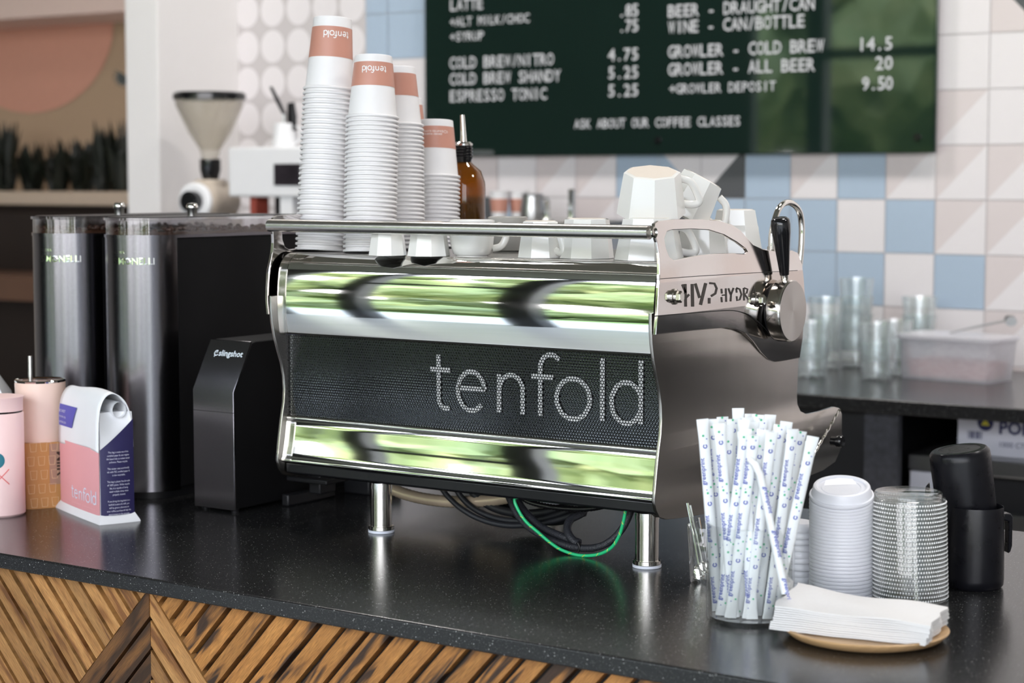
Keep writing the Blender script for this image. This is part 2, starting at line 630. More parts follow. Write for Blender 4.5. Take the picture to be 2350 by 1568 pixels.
def stone_mat():
    m = principled('speckled_black_stone', (.012, .012, .012, 1), .20)
    nt = m.node_tree
    p = nt.nodes['Principled BSDF']
    tcn = [x for x in nt.nodes if x.bl_idname == 'ShaderNodeTexCoord'][0]
    mixes = []
    for sc_, th, val in ((520, .18, .20), (230, .13, .55), (900, .24, .07)):
        v = nt.nodes.new('ShaderNodeTexVoronoi')
        v.inputs['Scale'].default_value = sc_
        nt.links.new(tcn.outputs['Object'], v.inputs['Vector'])
        lt = nt.nodes.new('ShaderNodeMath')
        lt.operation = 'LESS_THAN'
        lt.inputs[1].default_value = th
        nt.links.new(v.outputs['Distance'], lt.inputs[0])
        sel = nt.nodes.new('ShaderNodeSeparateColor')
        nt.links.new(v.outputs['Color'], sel.inputs[0])
        g = nt.nodes.new('ShaderNodeMath')
        g.operation = 'GREATER_THAN'
        g.inputs[1].default_value = .55
        nt.links.new(sel.outputs[0], g.inputs[0])
        mu = nt.nodes.new('ShaderNodeMath')
        mu.operation = 'MULTIPLY'
        nt.links.new(lt.outputs[0], mu.inputs[0])
        nt.links.new(g.outputs[0], mu.inputs[1])
        m3 = nt.nodes.new('ShaderNodeMath')
        m3.operation = 'MULTIPLY'
        nt.links.new(mu.outputs[0], m3.inputs[0])
        m3.inputs[1].default_value = val
        mixes.append(m3)
    a = mixes[0]
    for b in mixes[1:]:
        s = nt.nodes.new('ShaderNodeMath')
        s.operation = 'MAXIMUM'
        nt.links.new(a.outputs[0], s.inputs[0])
        nt.links.new(b.outputs[0], s.inputs[1])
        a = s
    mx = nt.nodes.new('ShaderNodeMix')
    mx.data_type = 'RGBA'
    mx.inputs[6].default_value = (.0125, .0125, .0128, 1)
    mx.inputs[7].default_value = (.75, .75, .72, 1)
    nt.links.new(a.outputs[0], mx.inputs[0])
    nt.links.new(mx.outputs[2], p.inputs['Base Color'])
    nz = nt.nodes.new('ShaderNodeTexNoise')
    nz.inputs['Scale'].default_value = 700
    bp = nt.nodes.new('ShaderNodeBump')
    bp.inputs['Strength'].default_value = .08
    bp.inputs['Distance'].default_value = .001
    nt.links.new(tcn.outputs['Object'], nz.inputs['Vector'])
    nt.links.new(nz.outputs['Fac'], bp.inputs['Height'])
    nt.links.new(bp.outputs[0], p.inputs['Normal'])
    p.inputs['Specular IOR Level'].default_value = .5
    return m


M['stone'] = stone_mat()


def slat_mat(name, c0, c1, c2, knee=.42):
    """Oiled oak: each slat its own tone, dark grain running along it (UV u = along, v = across)."""
    m = principled(name, c1, .42)
    nt = m.node_tree
    p = nt.nodes['Principled BSDF']
    uv = nt.nodes.new('ShaderNodeUVMap')
    geo = nt.nodes.new('ShaderNodeNewGeometry')
    off = nt.nodes.new('ShaderNodeVectorMath')
    off.operation = 'MULTIPLY_ADD'
    cmb = nt.nodes.new('ShaderNodeCombineXYZ')
    nt.links.new(geo.outputs['Random Per Island'], cmb.inputs[0])
    nt.links.new(geo.outputs['Random Per Island'], cmb.inputs[1])
    nt.links.new(cmb.outputs[0], off.inputs[0])
    off.inputs[1].default_value = (37, 19, 0)
    nt.links.new(uv.outputs[0], off.inputs[2])
    mp = nt.nodes.new('ShaderNodeMapping')
    mp.inputs['Scale'].default_value = (7, 60, 1)
    nt.links.new(off.outputs[0], mp.inputs[0])
    n1 = nt.nodes.new('ShaderNodeTexNoise')
    n1.inputs['Scale'].default_value = 1.0
    n1.inputs['Detail'].default_value = 2
    n1.inputs['Distortion'].default_value = .6
    nt.links.new(mp.outputs[0], n1.inputs['Vector'])
    ws = nt.nodes.new('ShaderNodeMath')
    ws.operation = 'MULTIPLY'
    ws.inputs[1].default_value = 6.0
    nt.links.new(n1.outputs['Fac'], ws.inputs[0])
    sn = nt.nodes.new('ShaderNodeMath')
    sn.operation = 'PINGPONG'
    sn.inputs[1].default_value = 1.0
    nt.links.new(ws.outputs[0], sn.inputs[0])
    mp2 = nt.nodes.new('ShaderNodeMapping')
    mp2.inputs['Scale'].default_value = (60, 900, 1)
    nt.links.new(off.outputs[0], mp2.inputs[0])
    n2 = nt.nodes.new('ShaderNodeTexNoise')
    n2.inputs['Scale'].default_value = 1
    n2.inputs['Detail'].default_value = 3
    nt.links.new(mp2.outputs[0], n2.inputs['Vector'])
    r1 = nt.nodes.new('ShaderNodeValToRGB')
    r1.color_ramp.elements[0].position, r1.color_ramp.elements[0].color = knee - .09, c0
    r1.color_ramp.elements[1].position, r1.color_ramp.elements[1].color = knee, c1
    e = r1.color_ramp.elements.new(.72)
    e.color = c2
    nt.links.new(n1.outputs['Fac'], r1.inputs[0])
    r2 = nt.nodes.new('ShaderNodeMapRange')
    r2.inputs[1].default_value, r2.inputs[2].default_value = .35, .65
    r2.inputs[3].default_value, r2.inputs[4].default_value = .62, 1.15
    nt.links.new(n2.outputs['Fac'], r2.inputs[0])
    r3 = nt.nodes.new('ShaderNodeMapRange')
    r3.inputs[3].default_value, r3.inputs[4].default_value = .72, 1.2
    nt.links.new(geo.outputs['Random Per Island'], r3.inputs[0])
    mu = nt.nodes.new('ShaderNodeMath')
    mu.operation = 'MULTIPLY'
    nt.links.new(r2.outputs[0], mu.inputs[0])
    nt.links.new(r3.outputs[0], mu.inputs[1])
    mx = nt.nodes.new('ShaderNodeVectorMath')
    mx.operation = 'SCALE'
    nt.links.new(r1.outputs[0], mx.inputs[0])
    nt.links.new(mu.outputs[0], mx.inputs['Scale'])
    nt.links.new(mx.outputs[0], p.inputs['Base Color'])
    bp = nt.nodes.new('ShaderNodeBump')
    bp.inputs['Strength'].default_value = .25
    bp.inputs['Distance'].default_value = .001
    nt.links.new(n2.outputs['Fac'], bp.inputs['Height'])
    nt.links.new(bp.outputs[0], p.inputs['Normal'])
    return m


M['slatlight'] = slat_mat('light_oak', lin(116, 74, 38), lin(156, 110, 62), lin(176, 130, 78), .44)
M['slatdark'] = slat_mat('walnut_stain', lin(62, 40, 22), lin(98, 64, 34), lin(122, 82, 42), .50)
M['slatgold'] = slat_mat('golden_oak', lin(58, 38, 24), lin(160, 108, 54), lin(180, 126, 66), .47)
M['slatback'] = principled('slat_backing', (.010, .006, .004, 1), .7, noise=.3)


def perforated():
    """Black sheet with round holes in staggered rows; holes are open. UV is in hole pitches."""
    m = principled('perforated_sheet', (.010, .010, .011, 1), .34, .4)
    nt = m.node_tree
    p = nt.nodes['Principled BSDF']
    uv = nt.nodes.new('ShaderNodeUVMap')
    s = nt.nodes.new('ShaderNodeSeparateXYZ')
    nt.links.new(uv.outputs[0], s.inputs[0])

    def mth(op, a, b=None):
        n = nt.nodes.new('ShaderNodeMath')
        n.operation = op
        for i, x in enumerate((a, b)):
            if x is None:
                continue
            if isinstance(x, (int, float)):
                n.inputs[i].default_value = x
            else:
                nt.links.new(x, n.inputs[i])
        return n.outputs[0]
    R3 = math.sqrt(3)

    def dist(du, dv):
        a = mth('SUBTRACT', mth('FRACT', mth('ADD', s.outputs[0], du)), .5)
        b = mth('MULTIPLY', mth('SUBTRACT', mth('FRACT', mth('ADD', mth('DIVIDE', s.outputs[1], R3), dv)), .5), R3)
        return mth('SQRT', mth('ADD', mth('MULTIPLY', a, a), mth('MULTIPLY', b, b)))
    hole = mth('GREATER_THAN', mth('MINIMUM', dist(0, 0), dist(.5, .5)), .375)
    nt.links.new(hole, p.inputs['Alpha'])
    return m


M['perf'] = perforated()

# ================================================================== THE SETTING
YB = 5.1
FL = struct('floor', MB().box(-12, 6, -3.6, 8, -.05, 0), M['floorc'])
struct('ceiling', MB().box(-12, 6, -3.6, 8, 4.4, 4.5), M['ceil'])
struct('wall_right', MB().box(5.6, 5.7, -3.6, 5.2, 0, 4.4), M['wallwhite'])
struct('wall_left', MB().box(-12, -11.9, -3.6, 8, 0, 4.4), M['wallgrey'])
struct('ground_outside', MB().box(-40, 30, -45, -3.6, -.08, -.02), M['paving'])

# tiled wall: square tiles, some plain, some split on the diagonal
TW, TH = .1486, .1517
tm = [principled('tile_white', lin(226, 221, 222), .28, noise=.015), principled('tile_blush', lin(214, 204, 203), .28, noise=.015),
      principled('tile_blue', lin(170, 187, 205), .28, noise=.02), principled('tile_charcoal', lin(84, 85, 88), .28, noise=.04),
      principled('tile_grout', lin(196, 190, 190), .7, noise=.02), principled('tile_rose', lin(214, 199, 195), .28, noise=.02)]
rng = random.Random(3)
wb = MB()
wb.box(-4.69, 5.6, YB + .006, YB + .1, 0, 4.4, 4)
# columns measured from the board's right edge (index 40): 39 is the tile left of it
ROWS = {
    13: {40: 'W', 41: 'PK', 42: 'W', 43: 'PW'},
    12: {40: 'W', 41: 'W', 42: 'PW', 43: 'W'},
    11: {40: 'PW', 41: 'W', 42: 'W', 43: 'PW'},
    10: {30: 'W', 31: 'PW', 32: 'PW', 33: 'B', 34: 'BW', 35: 'WK', 36: 'B', 37: 'PW', 38: 'B', 39: 'PW', 40: 'PW', 41: 'PW', 42: 'PW'},
    9: {31: 'W', 32: 'PW', 33: 'WK', 34: 'K', 35: 'B', 36: 'B', 37: 'B', 38: 'W', 39: 'B', 40: 'PW', 41: 'PW', 42: 'W'},
    8: {35: 'PW', 36: 'W', 37: 'B', 38: 'B', 39: 'W', 40: 'B', 41: 'PW', 42: 'PW'},
    7: {36: 'B', 37: 'W', 38: 'W', 39: 'PW', 40: 'W', 41: 'PW', 42: 'PW'},
}
CI = {'W': 0, 'P': 1, 'B': 2, 'K': 3, 'R': 5}
XT = -2.0485        # seam between columns 39 and 40
ZT = 1.4700         # seam between rows 9 and 10
for c in range(26, 92):
    for r in range(0, 30):
        x0, x1 = XT + (c - 40) * TW, XT + (c - 39) * TW
        z0, z1 = ZT + (r - 10) * TH, ZT + (r - 9) * TH
        if x1 > 5.55 or z1 > 4.4 or z0 < 0:
            continue
        if c < 27 and r < 9:
            continue
        k = ROWS.get(r, {}).get(c)
        if k is None:
            k = rng.choice(['W', 'W', 'PW', 'PW', 'P', 'B', 'K'] if c < 40 else ['W', 'W', 'PW', 'PW', 'PW', 'R', 'P', 'P'])
        if c < 29 and r >= 9:
            k = 'B' if r in (13, 14) else 'W'
        g = .0012
        x0, x1, z0, z1 = x0 + g, x1 - g, z0 + g, z1 - g
        y = YB + rng.uniform(0, .0006)
        if len(k) == 1:
            wb.add([(x0, y, z0), (x1, y, z0), (x1, y, z1), (x0, y, z1)], [(0, 1, 2, 3)], CI[k])
        elif k in ('BW',):     # corner top-right white
            wb.add([(x0, y, z0), (x1, y, z0), (x1, y, z1), (x0, y, z1)], [(0, 1, 3)], CI['B'])
            wb.add([(x0, y, z0), (x1, y, z0), (x1, y, z1), (x0, y, z1)], [(1, 2, 3)], CI['W'])
        elif k == 'PK':
            wb.add([(x0, y, z0), (x1, y, z0), (x1, y, z1), (x0, y, z1)], [(0, 1, 3)], CI['P'])
            wb.add([(x0, y, z0), (x1, y, z0), (x1, y, z1), (x0, y, z1)], [(1, 2, 3)], CI['K'])
        else:
            wb.add([(x0, y, z0), (x1, y, z0), (x1, y, z1), (x0, y, z1)], [(0, 2, 3)], CI[k[0]])
            wb.add([(x0, y, z0), (x1, y, z0), (x1, y, z1), (x0, y, z1)], [(0, 1, 2)], CI[k[1]])
# round-motif tiles beside the pilaster: pale discs on a warm ground
for c in range(0, 5):
    for r in range(-12, 9):
        x0 = -4.665 + c * .1186
        z0 = 1.80 + r * .125
        if z0 < 0:
            continue
        wb.add([(x0, YB - .0008, z0), (x0 + .1186, YB - .0008, z0), (x0 + .1186, YB - .0008, z0 + .125), (x0, YB - .0008, z0 + .125)], [(0, 1, 2, 3)], 4)
        ring = [(x0 + .0593 + .054 * math.cos(a * PI / 10), YB - .0014, z0 + .0625 + .057 * math.sin(a * PI / 10)) for a in range(20)]
        wb.add(ring, [tuple(range(20))], 0)
struct('wall_back', wb, tm, smooth=False, fix=False)
# pilaster and the room beyond it
struct('pillar', MB().box(-4.80, -4.648, 4.70, YB + .05, 0, 4.4), [M['wallwhite']], bevel=.004)
struct('trim_1', MB().box(-4.70, -4.655, YB - .02, YB + .01, 0, 4.4), M['wallwhite'])
struct('wall_far', MB().box(-12, -4.7, 7.0, 7.1, 0, 4.4), principled('mural_ground', lin(184, 158, 130), .8, noise=.05, nscale=2))
struct('trim_2', MB().box(-12, -4.8, 6.55, 6.99, 2.318, 4.4), principled('soffit_blush', lin(230, 204, 192), .8, noise=.03), bevel=.01)
mur = MB()
ctr = at_y(70, 60, 6.995)
ring = [(ctr.x + .62 * math.cos(a), 6.992, ctr.z + .455 * math.sin(a)) for a in [PI + PI * i / 40 for i in range(41)]]
mur.add(ring, [tuple(range(41))])
tag(build('mural_shape', mur, principled('mural_salmon', lin(214, 158, 136), .8, noise=.04), smooth=False), 'salmon half-round shape painted on the far tan wall', 'mural')

# facade behind the viewer: openings with black posts, greenery outside
fc = MB()
fc.box(-12, -7.0, -3.6, -3.5, 0, 4.4)
fc.box(-7.0, 5.6, -3.6, -3.5, 4.2, 4.4)
struct('wall_front', fc, M['facade'])
n = 1
for x, w in ((-6.45, .14), (-5.38, .2), (-3.9, .12), (-1.6, .14), (.7, .14), (3.0, .14), (5.5, .14)):
    wf = MB().box(x - w / 2, x + w / 2, -3.62, -3.48, 0, 4.2)
    struct('window_%d' % n, wf, M['mullion'])
    n += 1
tr = MB().box(-6.45, -5.38, -3.6, -3.52, 2.44, 2.52)
struct('trim_3', tr, M['mullion'])
rg = random.Random(11)
tl = MB()
def blob(mb, c, s, n=3):
    b = bmesh.new()
    bmesh.ops.create_icosphere(b, subdivisions=n, radius=1)
    vs = []
    for v in b.verts:
        d = v.co.normalized()
        k = 1 + .28 * math.sin(5 * d.x + c[0] * 3) * math.cos(6 * d.y + c[2] * 5) + rg.uniform(-.13, .13)
        vs.append((c[0] + d.x * s[0] * k, c[1] + d.y * s[1] * k, c[2] + d.z * s[2] * k))
    fs = [tuple(v.index for v in f.verts) for f in b.faces]
    mb.add(vs, fs)
    b.free()
for i in range(40):
    x = rg.uniform(-24, 3)
    y = rg.uniform(-20, -9.5)
    z = rg.uniform(.8, 4.6)
    k_ = 1.0 if x < -6 else .7
    blob(tl, (x, y, z), (rg.uniform(.5, 1.3) * k_, rg.uniform(.7, 1.2), rg.uniform(.4, 1.0) * k_))
for i in range(48):
    x = rg.uniform(-15, -2.5)
    y = rg.uniform(-17, -11)
    z = rg.uniform(2.2, 6.4)
    blob(tl, (x, y, z), (rg.uniform(.5, 1.1), rg.uniform(.6, 1.0), rg.uniform(.5, 1.0)))
for i in range(22):
    blob(tl, (-20 + i * 1.4, rg.uniform(-9, -7.5), .45), (.9, .7, rg.uniform(.4, .75)))
tag(build('treeline', tl, M['leaf'], smooth=False, fix=False), 'green trees and shrubs beyond the open front, seen mirrored in the chrome', 'trees', kind='stuff')
lw = MB().box(-40, 30, -45, -7, -.02, 0)
struct('lawn_outside', lw, M['grass'])

# ================================================================== SERVICE COUNTER
# counter front runs along X with a slight turn
def edge_y(x):
    return 1.799 - .012 * (x + 1.46)
CA, CB = -3.6, .35
ctp = MB()
th = .022
for (x0, x1) in ((CA, CB),):
    xs = [(CA, edge_y(CA)), (CB, edge_y(CB)), (CB, 2.79), (CA, 2.79)]
    ctp.extrude_z(xs, TOP - th, TOP)
o = build('countertop', ctp, M['stone'], bevel=.0025)
tag(o, 'black speckled stone worktop of the service counter with a pale flecked edge', 'countertop')
cab = thing('service_counter', 'service counter base clad in diagonal oak slats under the black worktop', 'counter', (-1.6, 2.0, 0))
build('cabinet', MB().extrude_z([(CA + .05, edge_y(CA) + .045), (CB - .05, edge_y(CB) + .045), (CB - .05, 2.74), (CA + .05, 2.74)], 0, TOP - th), M['slatback'], cab)
# slats laid out on the front plane in (s, t): s along the counter, t down from the worktop
def clip(poly, a, b, c):            # keep a*s+b*t <= c
    out = []
    for i in range(len(poly)):
        p, q = poly[i], poly[(i + 1) % len(poly)]
        fp, fq = a * p[0] + b * p[1] - c, a * q[0] + b * q[1] - c
        if fp <= 0:
            out.append(p)
        if (fp < 0) != (fq < 0) and abs(fp - fq) > 1e-9:
            k = fp / (fp - fq)
            out.append((p[0] + (q[0] - p[0]) * k, p[1] + (q[1] - p[1]) * k))
    return out
apx = at_y(337, 1342, 1.83)
S0 = apx.x
SD = math.cos(math.radians(47))     # slat direction components
SN = math.sin(math.radians(47))
def slats(mb, uvs, mi, sgn, regions, pitch, width, phase, thick=.014, ymax=.7):
    """Strips running along (SD, sgn*SN); regions are half-planes (a,b,c) in (s,t) relative to the apex."""
    d = (SD, sgn * SN)
    nn = (-sgn * SN, SD)
    for i in range(-120, 121):
        o_ = i * pitch + phase
        c0 = (nn[0] * o_, nn[1] * o_)
        P = [(c0[0] + d[0] * L + nn[0] * w_, c0[1] + d[1] * L + nn[1] * w_) for L, w_ in ((-3, 0), (3, 0), (3, width), (-3, width))]
        for a, b, c in regions + [(0, -1, 0), (0, 1, ymax), (-1, 0, 1.35), (1, 0, 1.95)]:
            P = clip(P, a, b, c) if P else P
        if len(P) < 3:
            continue
        k = len(P)
        jt = random.uniform(-.0012, .0012)
        front, back = [], []
        for s_, t_ in P:
            x = S0 + s_
            z = TOP - th - t_
            yb = edge_y(x) + .045
            front.append((x, yb - thick + jt, z))
            back.append((x, yb, z))
            uvs.append((s_ * d[0] + t_ * d[1], s_ * nn[0] + t_ * nn[1]))
        uvs += uvs[-k:]
        mb.add(front + back, [tuple(range(k))] + [(j, (j + 1) % k, k + (j + 1) % k, k + j) for j in range(k)], mi)
sm_, uvs = MB(), []
K = SN / SD
slats(sm_, uvs, 0, 1, [(K, 1, 0)], .0262, .0195, .004)                       # left field, running down to the right: t <= -K s
slats(sm_, uvs, 1, -1, [(-K, -1, 0), (1, 0, 0)], .0300, .0255, .0015)         # dark limb, left of the spine
slats(sm_, uvs, 0, 1, [(K, -1, 0), (-1, 0, 0)], .0280, .0235, -.0250)          # light limb, right of the spine
slats(sm_, uvs, 2, -1, [(-K, 1, 0)], .0285, .0215, .003)                      # right field, running up to the right
me_o = build('slat_cladding', sm_, [M['slatlight'], M['slatdark'], M['slatgold']], cab, smooth=False, fix=False)
l = me_o.data.uv_layers.new(name='UVMap')
for lp in me_o.data.loops:
    l.data[lp.index].uv = uvs[lp.vertex_index]
me_o.data.update()
bmm = bmesh.new()
bmm.from_mesh(me_o.data)
bmesh.ops.recalc_face_normals(bmm, faces=bmm.faces)
bmm.to_mesh(me_o.data)
bmm.free()

# ================================================================== ESPRESSO MACHINE
XL, XR = -1.9465, -1.274
TRAY = 1.4165
em = thing('espresso_machine', 'polished steel espresso machine with a large white word on its perforated back panel', 'espresso machine', (-1.61, 2.45, TOP))
# --- side panels: outline traced in the plane of the panel (y, z)
def yz(px, py, X=XR):
    p = at_x(px, py, X)
    return (p.y, p.z)
FRONT = [(1507, 1172), (1503, 1150), (1505, 1125), (1508, 1090), (1513, 1040), (1518, 1000), (1520, 965), (1519, 930), (1515, 895), (1508, 860), (1502, 825), (1498, 790), (1496, 755)]
low_out = [yz(*p) for p in FRONT + [(1496, 720), (1600, 700), (1700, 700), (1790, 740), (1838, 760), (1834, 820), (1830, 910), (1831, 928), (1838, 944), (1852, 951), (1880, 945), (1915, 934), (1927, 937), (1933, 950), (1933, 1000), (1929, 1035), (1918, 1060), (1890, 1080), (1800, 1116), (1700, 1153), (1620, 1180), (1560, 1190), (1530, 1193), (1515, 1188)]]
UPF = [(1497, 768), (1497, 740), (1498, 700), (1500, 660), (1502, 630), (1502, 605), (1500, 580), (1496, 556), (1491, 540), (1489, 525), (1491, 513), (1499, 507)]
LEAN, ZB = .11, 1.392
def yzl(px, py):
    X = XR
    for _ in range(6):
        p = at_x(px, py, X)
        X = XR - max(0, p.z - ZB) * LEAN
    return (p.y, p.z)
up_out = [yzl(*p) for p in UPF + [(1540, 503), (1600, 503), (1640, 507), (1668, 515), (1690, 530), (1705, 548), (1718, 562), (1738, 571), (1765, 576), (1808, 575), (1820, 580), (1828, 600), (1834, 640), (1838, 700), (1839, 780), (1836, 822), (1800, 829), (1778, 832), (1762, 826), (1745, 810), (1725, 785), (1705, 766), (1685, 757), (1660, 752), (1620, 755), (1560, 761)]]
hole = [yzl(*p) for p in [(1519, 532), (1530, 528), (1575, 526), (1615, 528), (1650, 539), (1680, 556), (1700, 571), (1704, 578), (1698, 582), (1670, 581), (1630, 582), (1590, 586), (1555, 593), (1535, 597), (1525, 590), (1517, 570), (1513, 548)]]
seam = None
def plate(loops, x, depth, bev):
    mb = fill2d(loops, depth - 2 * bev, bev)
    mb.v = [Vector((x + v.z, v.x, v.y)) for v in mb.v]      # 2D (y,z) into the YZ plane
    return mb
for nm, x in (('right', XR), ('left', XL)):
    lo = build('lower_side_panel', plate([low_out], x - .003 if nm == 'right' else x + .003, .005, .0008), M['side'], em, angle=.5)
    um = plate([up_out, hole], x + .0055 if nm == 'right' else x - .0055, .005, .001)
    b_ = bmesh.new()
    vs_ = [b_.verts.new(v) for v in um.v]
    for f in um.f:
        try:
            b_.faces.new([vs_[i] for i in f])
        except ValueError:
            pass
    bmesh.ops.bisect_plane(b_, geom=b_.verts[:] + b_.edges[:] + b_.faces[:], plane_co=(0, 0, ZB), plane_no=(0, 0, 1))
    bmesh.ops.bisect_plane(b_, geom=b_.verts[:] + b_.edges[:] + b_.faces[:], plane_co=(0, 0, 1.348), plane_no=(0, 0, 1))
    b_.verts.index_update()
    um = MB().add([v.co.copy() for v in b_.verts], [tuple(v.index for v in f.verts) for f in b_.faces])
    b_.free()
    for v in um.v:
        v.x += (-max(0, 1.348 - v.z) * .09 - max(0, v.z - ZB) * LEAN) * (1 if nm == 'right' else -1)
    up = build('upper_side_panel', um, M['polish'], em, angle=.05)
    up['label'] = 'polished upper side cover with an open hand hole'
# seam line and band line on the right cover, hex bolts, cut lettering
sx_ = XR + .0081
def side_pts(pl, X=None):
    return [at_x(px, py, sx_ if X is None else X) for px, py in pl]
build('panel_seam', MB().tube(side_pts([(1505, 641), (1600, 634), (1700, 628), (1830, 621)]), .0005, 6), M['black'], em)
build('panel_seam', MB().tube(spline(side_pts([(1500, 726), (1580, 719), (1660, 713), (1690, 714), (1720, 724), (1750, 748), (1775, 778)]), 5), .0007, 6), M['black'], em)
def stroke_side(pl, wpx, mb):
    P = [Vector(p) for p in pl]
    rb = ribbon([(a, b) for a, b in pl], wpx)
    vs = [at_x(v.x, v.y, sx_ + .0002) for v in rb.v]
    mb.add(vs, rb.f)
lt = MB()
for pl, w in [([(1573, 652), (1574, 704)], 6), ([(1566, 653), (1574, 672)], 5), ([(1574, 684), (1582, 676)], 5), ([(1589, 652), (1590, 704)], 7), ([(1596, 651), (1606, 684)], 6),
              ([(1620, 650), (1608, 700)], 7), ([(1628, 650), (1640, 651), (1645, 662), (1642, 674), (1632, 680)], 5), ([(1628, 684), (1628, 697)], 6),
              ([(1656, 663), (1657, 674)], 4), ([(1656, 682), (1657, 694)], 4), ([(1666, 662), (1667, 693)], 4), ([(1657, 678), (1666, 677)], 3),
              ([(1672, 662), (1677, 676)], 4), ([(1684, 661), (1678, 676), (1677, 692)], 4), ([(1690, 662), (1691, 672)], 4), ([(1691, 680), (1692, 690), (1698, 688), (1702, 676), (1698, 664), (1690, 661)], 4),
              ([(1707, 661), (1708, 690)], 4), ([(1708, 661), (1716, 664), (1714, 673), (1709, 675), (1718, 688)], 3.6), ([(1722, 688), (1730, 658), (1737, 686)], 4), ([(1725, 679), (1734, 678)], 3)]:
    stroke_side(pl, w, lt)
lo = build('lettering', lt, principled('cut_letter_shadow', (.045, .038, .032, 1), .5), em, smooth=False, fix=False)
lo['label'] = 'dark letters cut into the side cover'
def hexbolt(px, py, r):
    c = at_x(px, py, sx_)
    mb = MB()
    mb.lathe([(0, 0), (r * 1.35, 0), (r * 1.35, .0018), (r * 1.1, .003), (r * 1.1, .0065), (0, .0065)], 28)
    mb.lathe([(r, .006), (r, .0105), (r * .85, .0118), (0, .0118)], 6)
    mb.xf(Matrix.Translation(c) @ Matrix.Rotation(PI / 2, 4, 'Y'))
    build('hex_bolt', mb, M['legsteel'], em, angle=.4)
hexbolt(1548, 681, .0080)
hexbolt(1738, 688, .0080)
# --- bodywork between the side panels (profile in y,z)
bx0, bx1 = XL + .0060, XR - .0060
def prof(pts, n=6):
    return [(p.x, p.y) for p in spline([Vector((a, b, 0)) for a, b in pts], n)]
def bulge():
    """Profile whose face turns slowly from leaning down at the foot to leaning up, then rolls over on to the tray."""
    y, z, out = 2.2150, 1.2945, []
    z1 = 1.3905
    N_ = 26
    for i in range(N_ + 1):
        out.append((y, z))
        t = i / N_
        n_ = math.radians(-10 + 21 * t if t < .9 else 8.9 + 40 * (t - .9))
        dz = (z1 - 1.2945) / N_
        y += math.tan(n_) * dz
        z += dz
    y, z = out[-1]
    n0 = math.radians(12.9)
    Rr = (TRAY - z) / (1 - math.sin(n0))
    cy, cz = y + Rr * math.cos(n0), z - Rr * math.sin(n0)
    for i in range(1, 15):
        a_ = n0 + (PI / 2 - n0) * i / 14
        out.append((cy - Rr * math.cos(a_), cz + Rr * math.sin(a_)))
    return out[::-1]
outer = bulge()
EDGE_Y = outer[0][0]
up_panel = outer + [(2.2160, 1.2925), (2.223, 1.2925)] + [(y + .006, z - .002) for y, z in outer[::-1]]
build('upper_back_panel', MB().extrude_x(up_panel, bx0 + .016, bx1, True), M['chrome'], em, angle=.9)['label'] = 'mirror-bright curved upper back panel'
build('end_cap', MB().extrude_x([(y - .001, z) for y, z in up_panel], bx0, bx0 + .0155, True), M['legsteel'], em, angle=.9)
tray = MB().box(bx0, bx1, 2.240, 2.63, TRAY - .012, TRAY)
build('cup_tray', tray, M['steel'], em, bevel=.001)
build('housing', MB().box(bx0 + .001, bx1 - .001, 2.250, 2.62, 1.088, TRAY - .013), M['black'], em)
low = prof([(2.236, 1.1665), (2.2325, 1.1660), (2.2300, 1.1630), (2.2305, 1.1590)], 4) + prof([(2.2290, 1.1560), (2.2245, 1.1300), (2.2185, 1.1030)], 4) + prof([(2.2165, 1.1000), (2.2165, 1.0965), (2.2200, 1.0945), (2.235, 1.0940)], 4)
low = low + [(2.24, 1.10), (2.24, 1.16)]
build('lower_back_panel', MB().extrude_x(low, bx0 + .018, bx1, True), M['chrome'], em, angle=.5)['label'] = 'flat mirror lower back panel with rolled edges'
build('end_cap', MB().extrude_x([(y - .0012, z) for y, z in low], bx0, bx0 + .0175, True), M['legsteel'], em, angle=.5)
build('base_skirt', MB().extrude_x([(2.2225, 1.0937), (2.2235, 1.078), (2.230, 1.0755), (2.62, 1.0755), (2.62, 1.0937)], bx0 + .002, bx1 - .002, True), M['blackgloss'], em, bevel=.002)
# perforated back panel with backing and letters behind it
PY = 2.2315
mesh_z0, mesh_z1 = 1.160, 1.296
bk = build('backing_plate', MB().box(bx0 + .002, bx1 - .002, PY + .004, PY + .006, mesh_z0, mesh_z1), M['backing'], em)
pm = MB().add([(bx0 + .001, PY, mesh_z0), (bx1 - .001, PY, mesh_z0), (bx1 - .001, PY - .004, mesh_z1), (bx0 + .001, PY - .004, mesh_z1)], [(0, 1, 2, 3)])
HP = .0046
pf = build('perforated_panel', pm, M['perf'], em, smooth=False, uv=lambda v: (v.x / HP, v.z / HP))
pf['label'] = 'black perforated metal back panel'
ta, tb = at_y(986, 935, PY), at_y(1474, 971, PY)
tx = tenfold2d(.125)
x0 = min(v.x for v in tx.v)
x1 = max(v.x for v in tx.v)
kx = (tb.x - ta.x) / (x1 - x0)
zx = at_y(1040, 943, PY).z
kz = (at_y(1376, 819, PY).z - at_y(1376, 965, PY).z) / 1.56
lm = MB().add([(ta.x + (v.x - x0) * kx, PY + .0022 - v.z, ta.z + v.y * kz) for v in tx.v], tx.f)
lt = build('lettering', lm, M['whiteprint'], em, smooth=False, fix=False)
lt['label'] = 'large white lettering behind the perforated panel'
# rail along the cup tray
ra, rb = at_y(607, 519, 2.187), at_y(1492, 532.5, 2.187)
rz = (ra.z + rb.z) / 2
build('cup_rail', MB().tube([(XL + .004, 2.196, rz), (XR - .004, 2.196, rz)], .0095, 20), M['steel'], em)
rs = MB().lathe([(0, 0), (.0078, 0), (.0078, .002), (.006, .0026), (.0035, -.001), (0, -.001)], 24)
rs.xf(Matrix.Translation((XR + .008 - LEAN * (rz - ZB), 2.1985, rz)) @ Matrix.Rotation(PI / 2, 4, 'Y'))
build('rail_screw', rs, M['legsteel'], em)
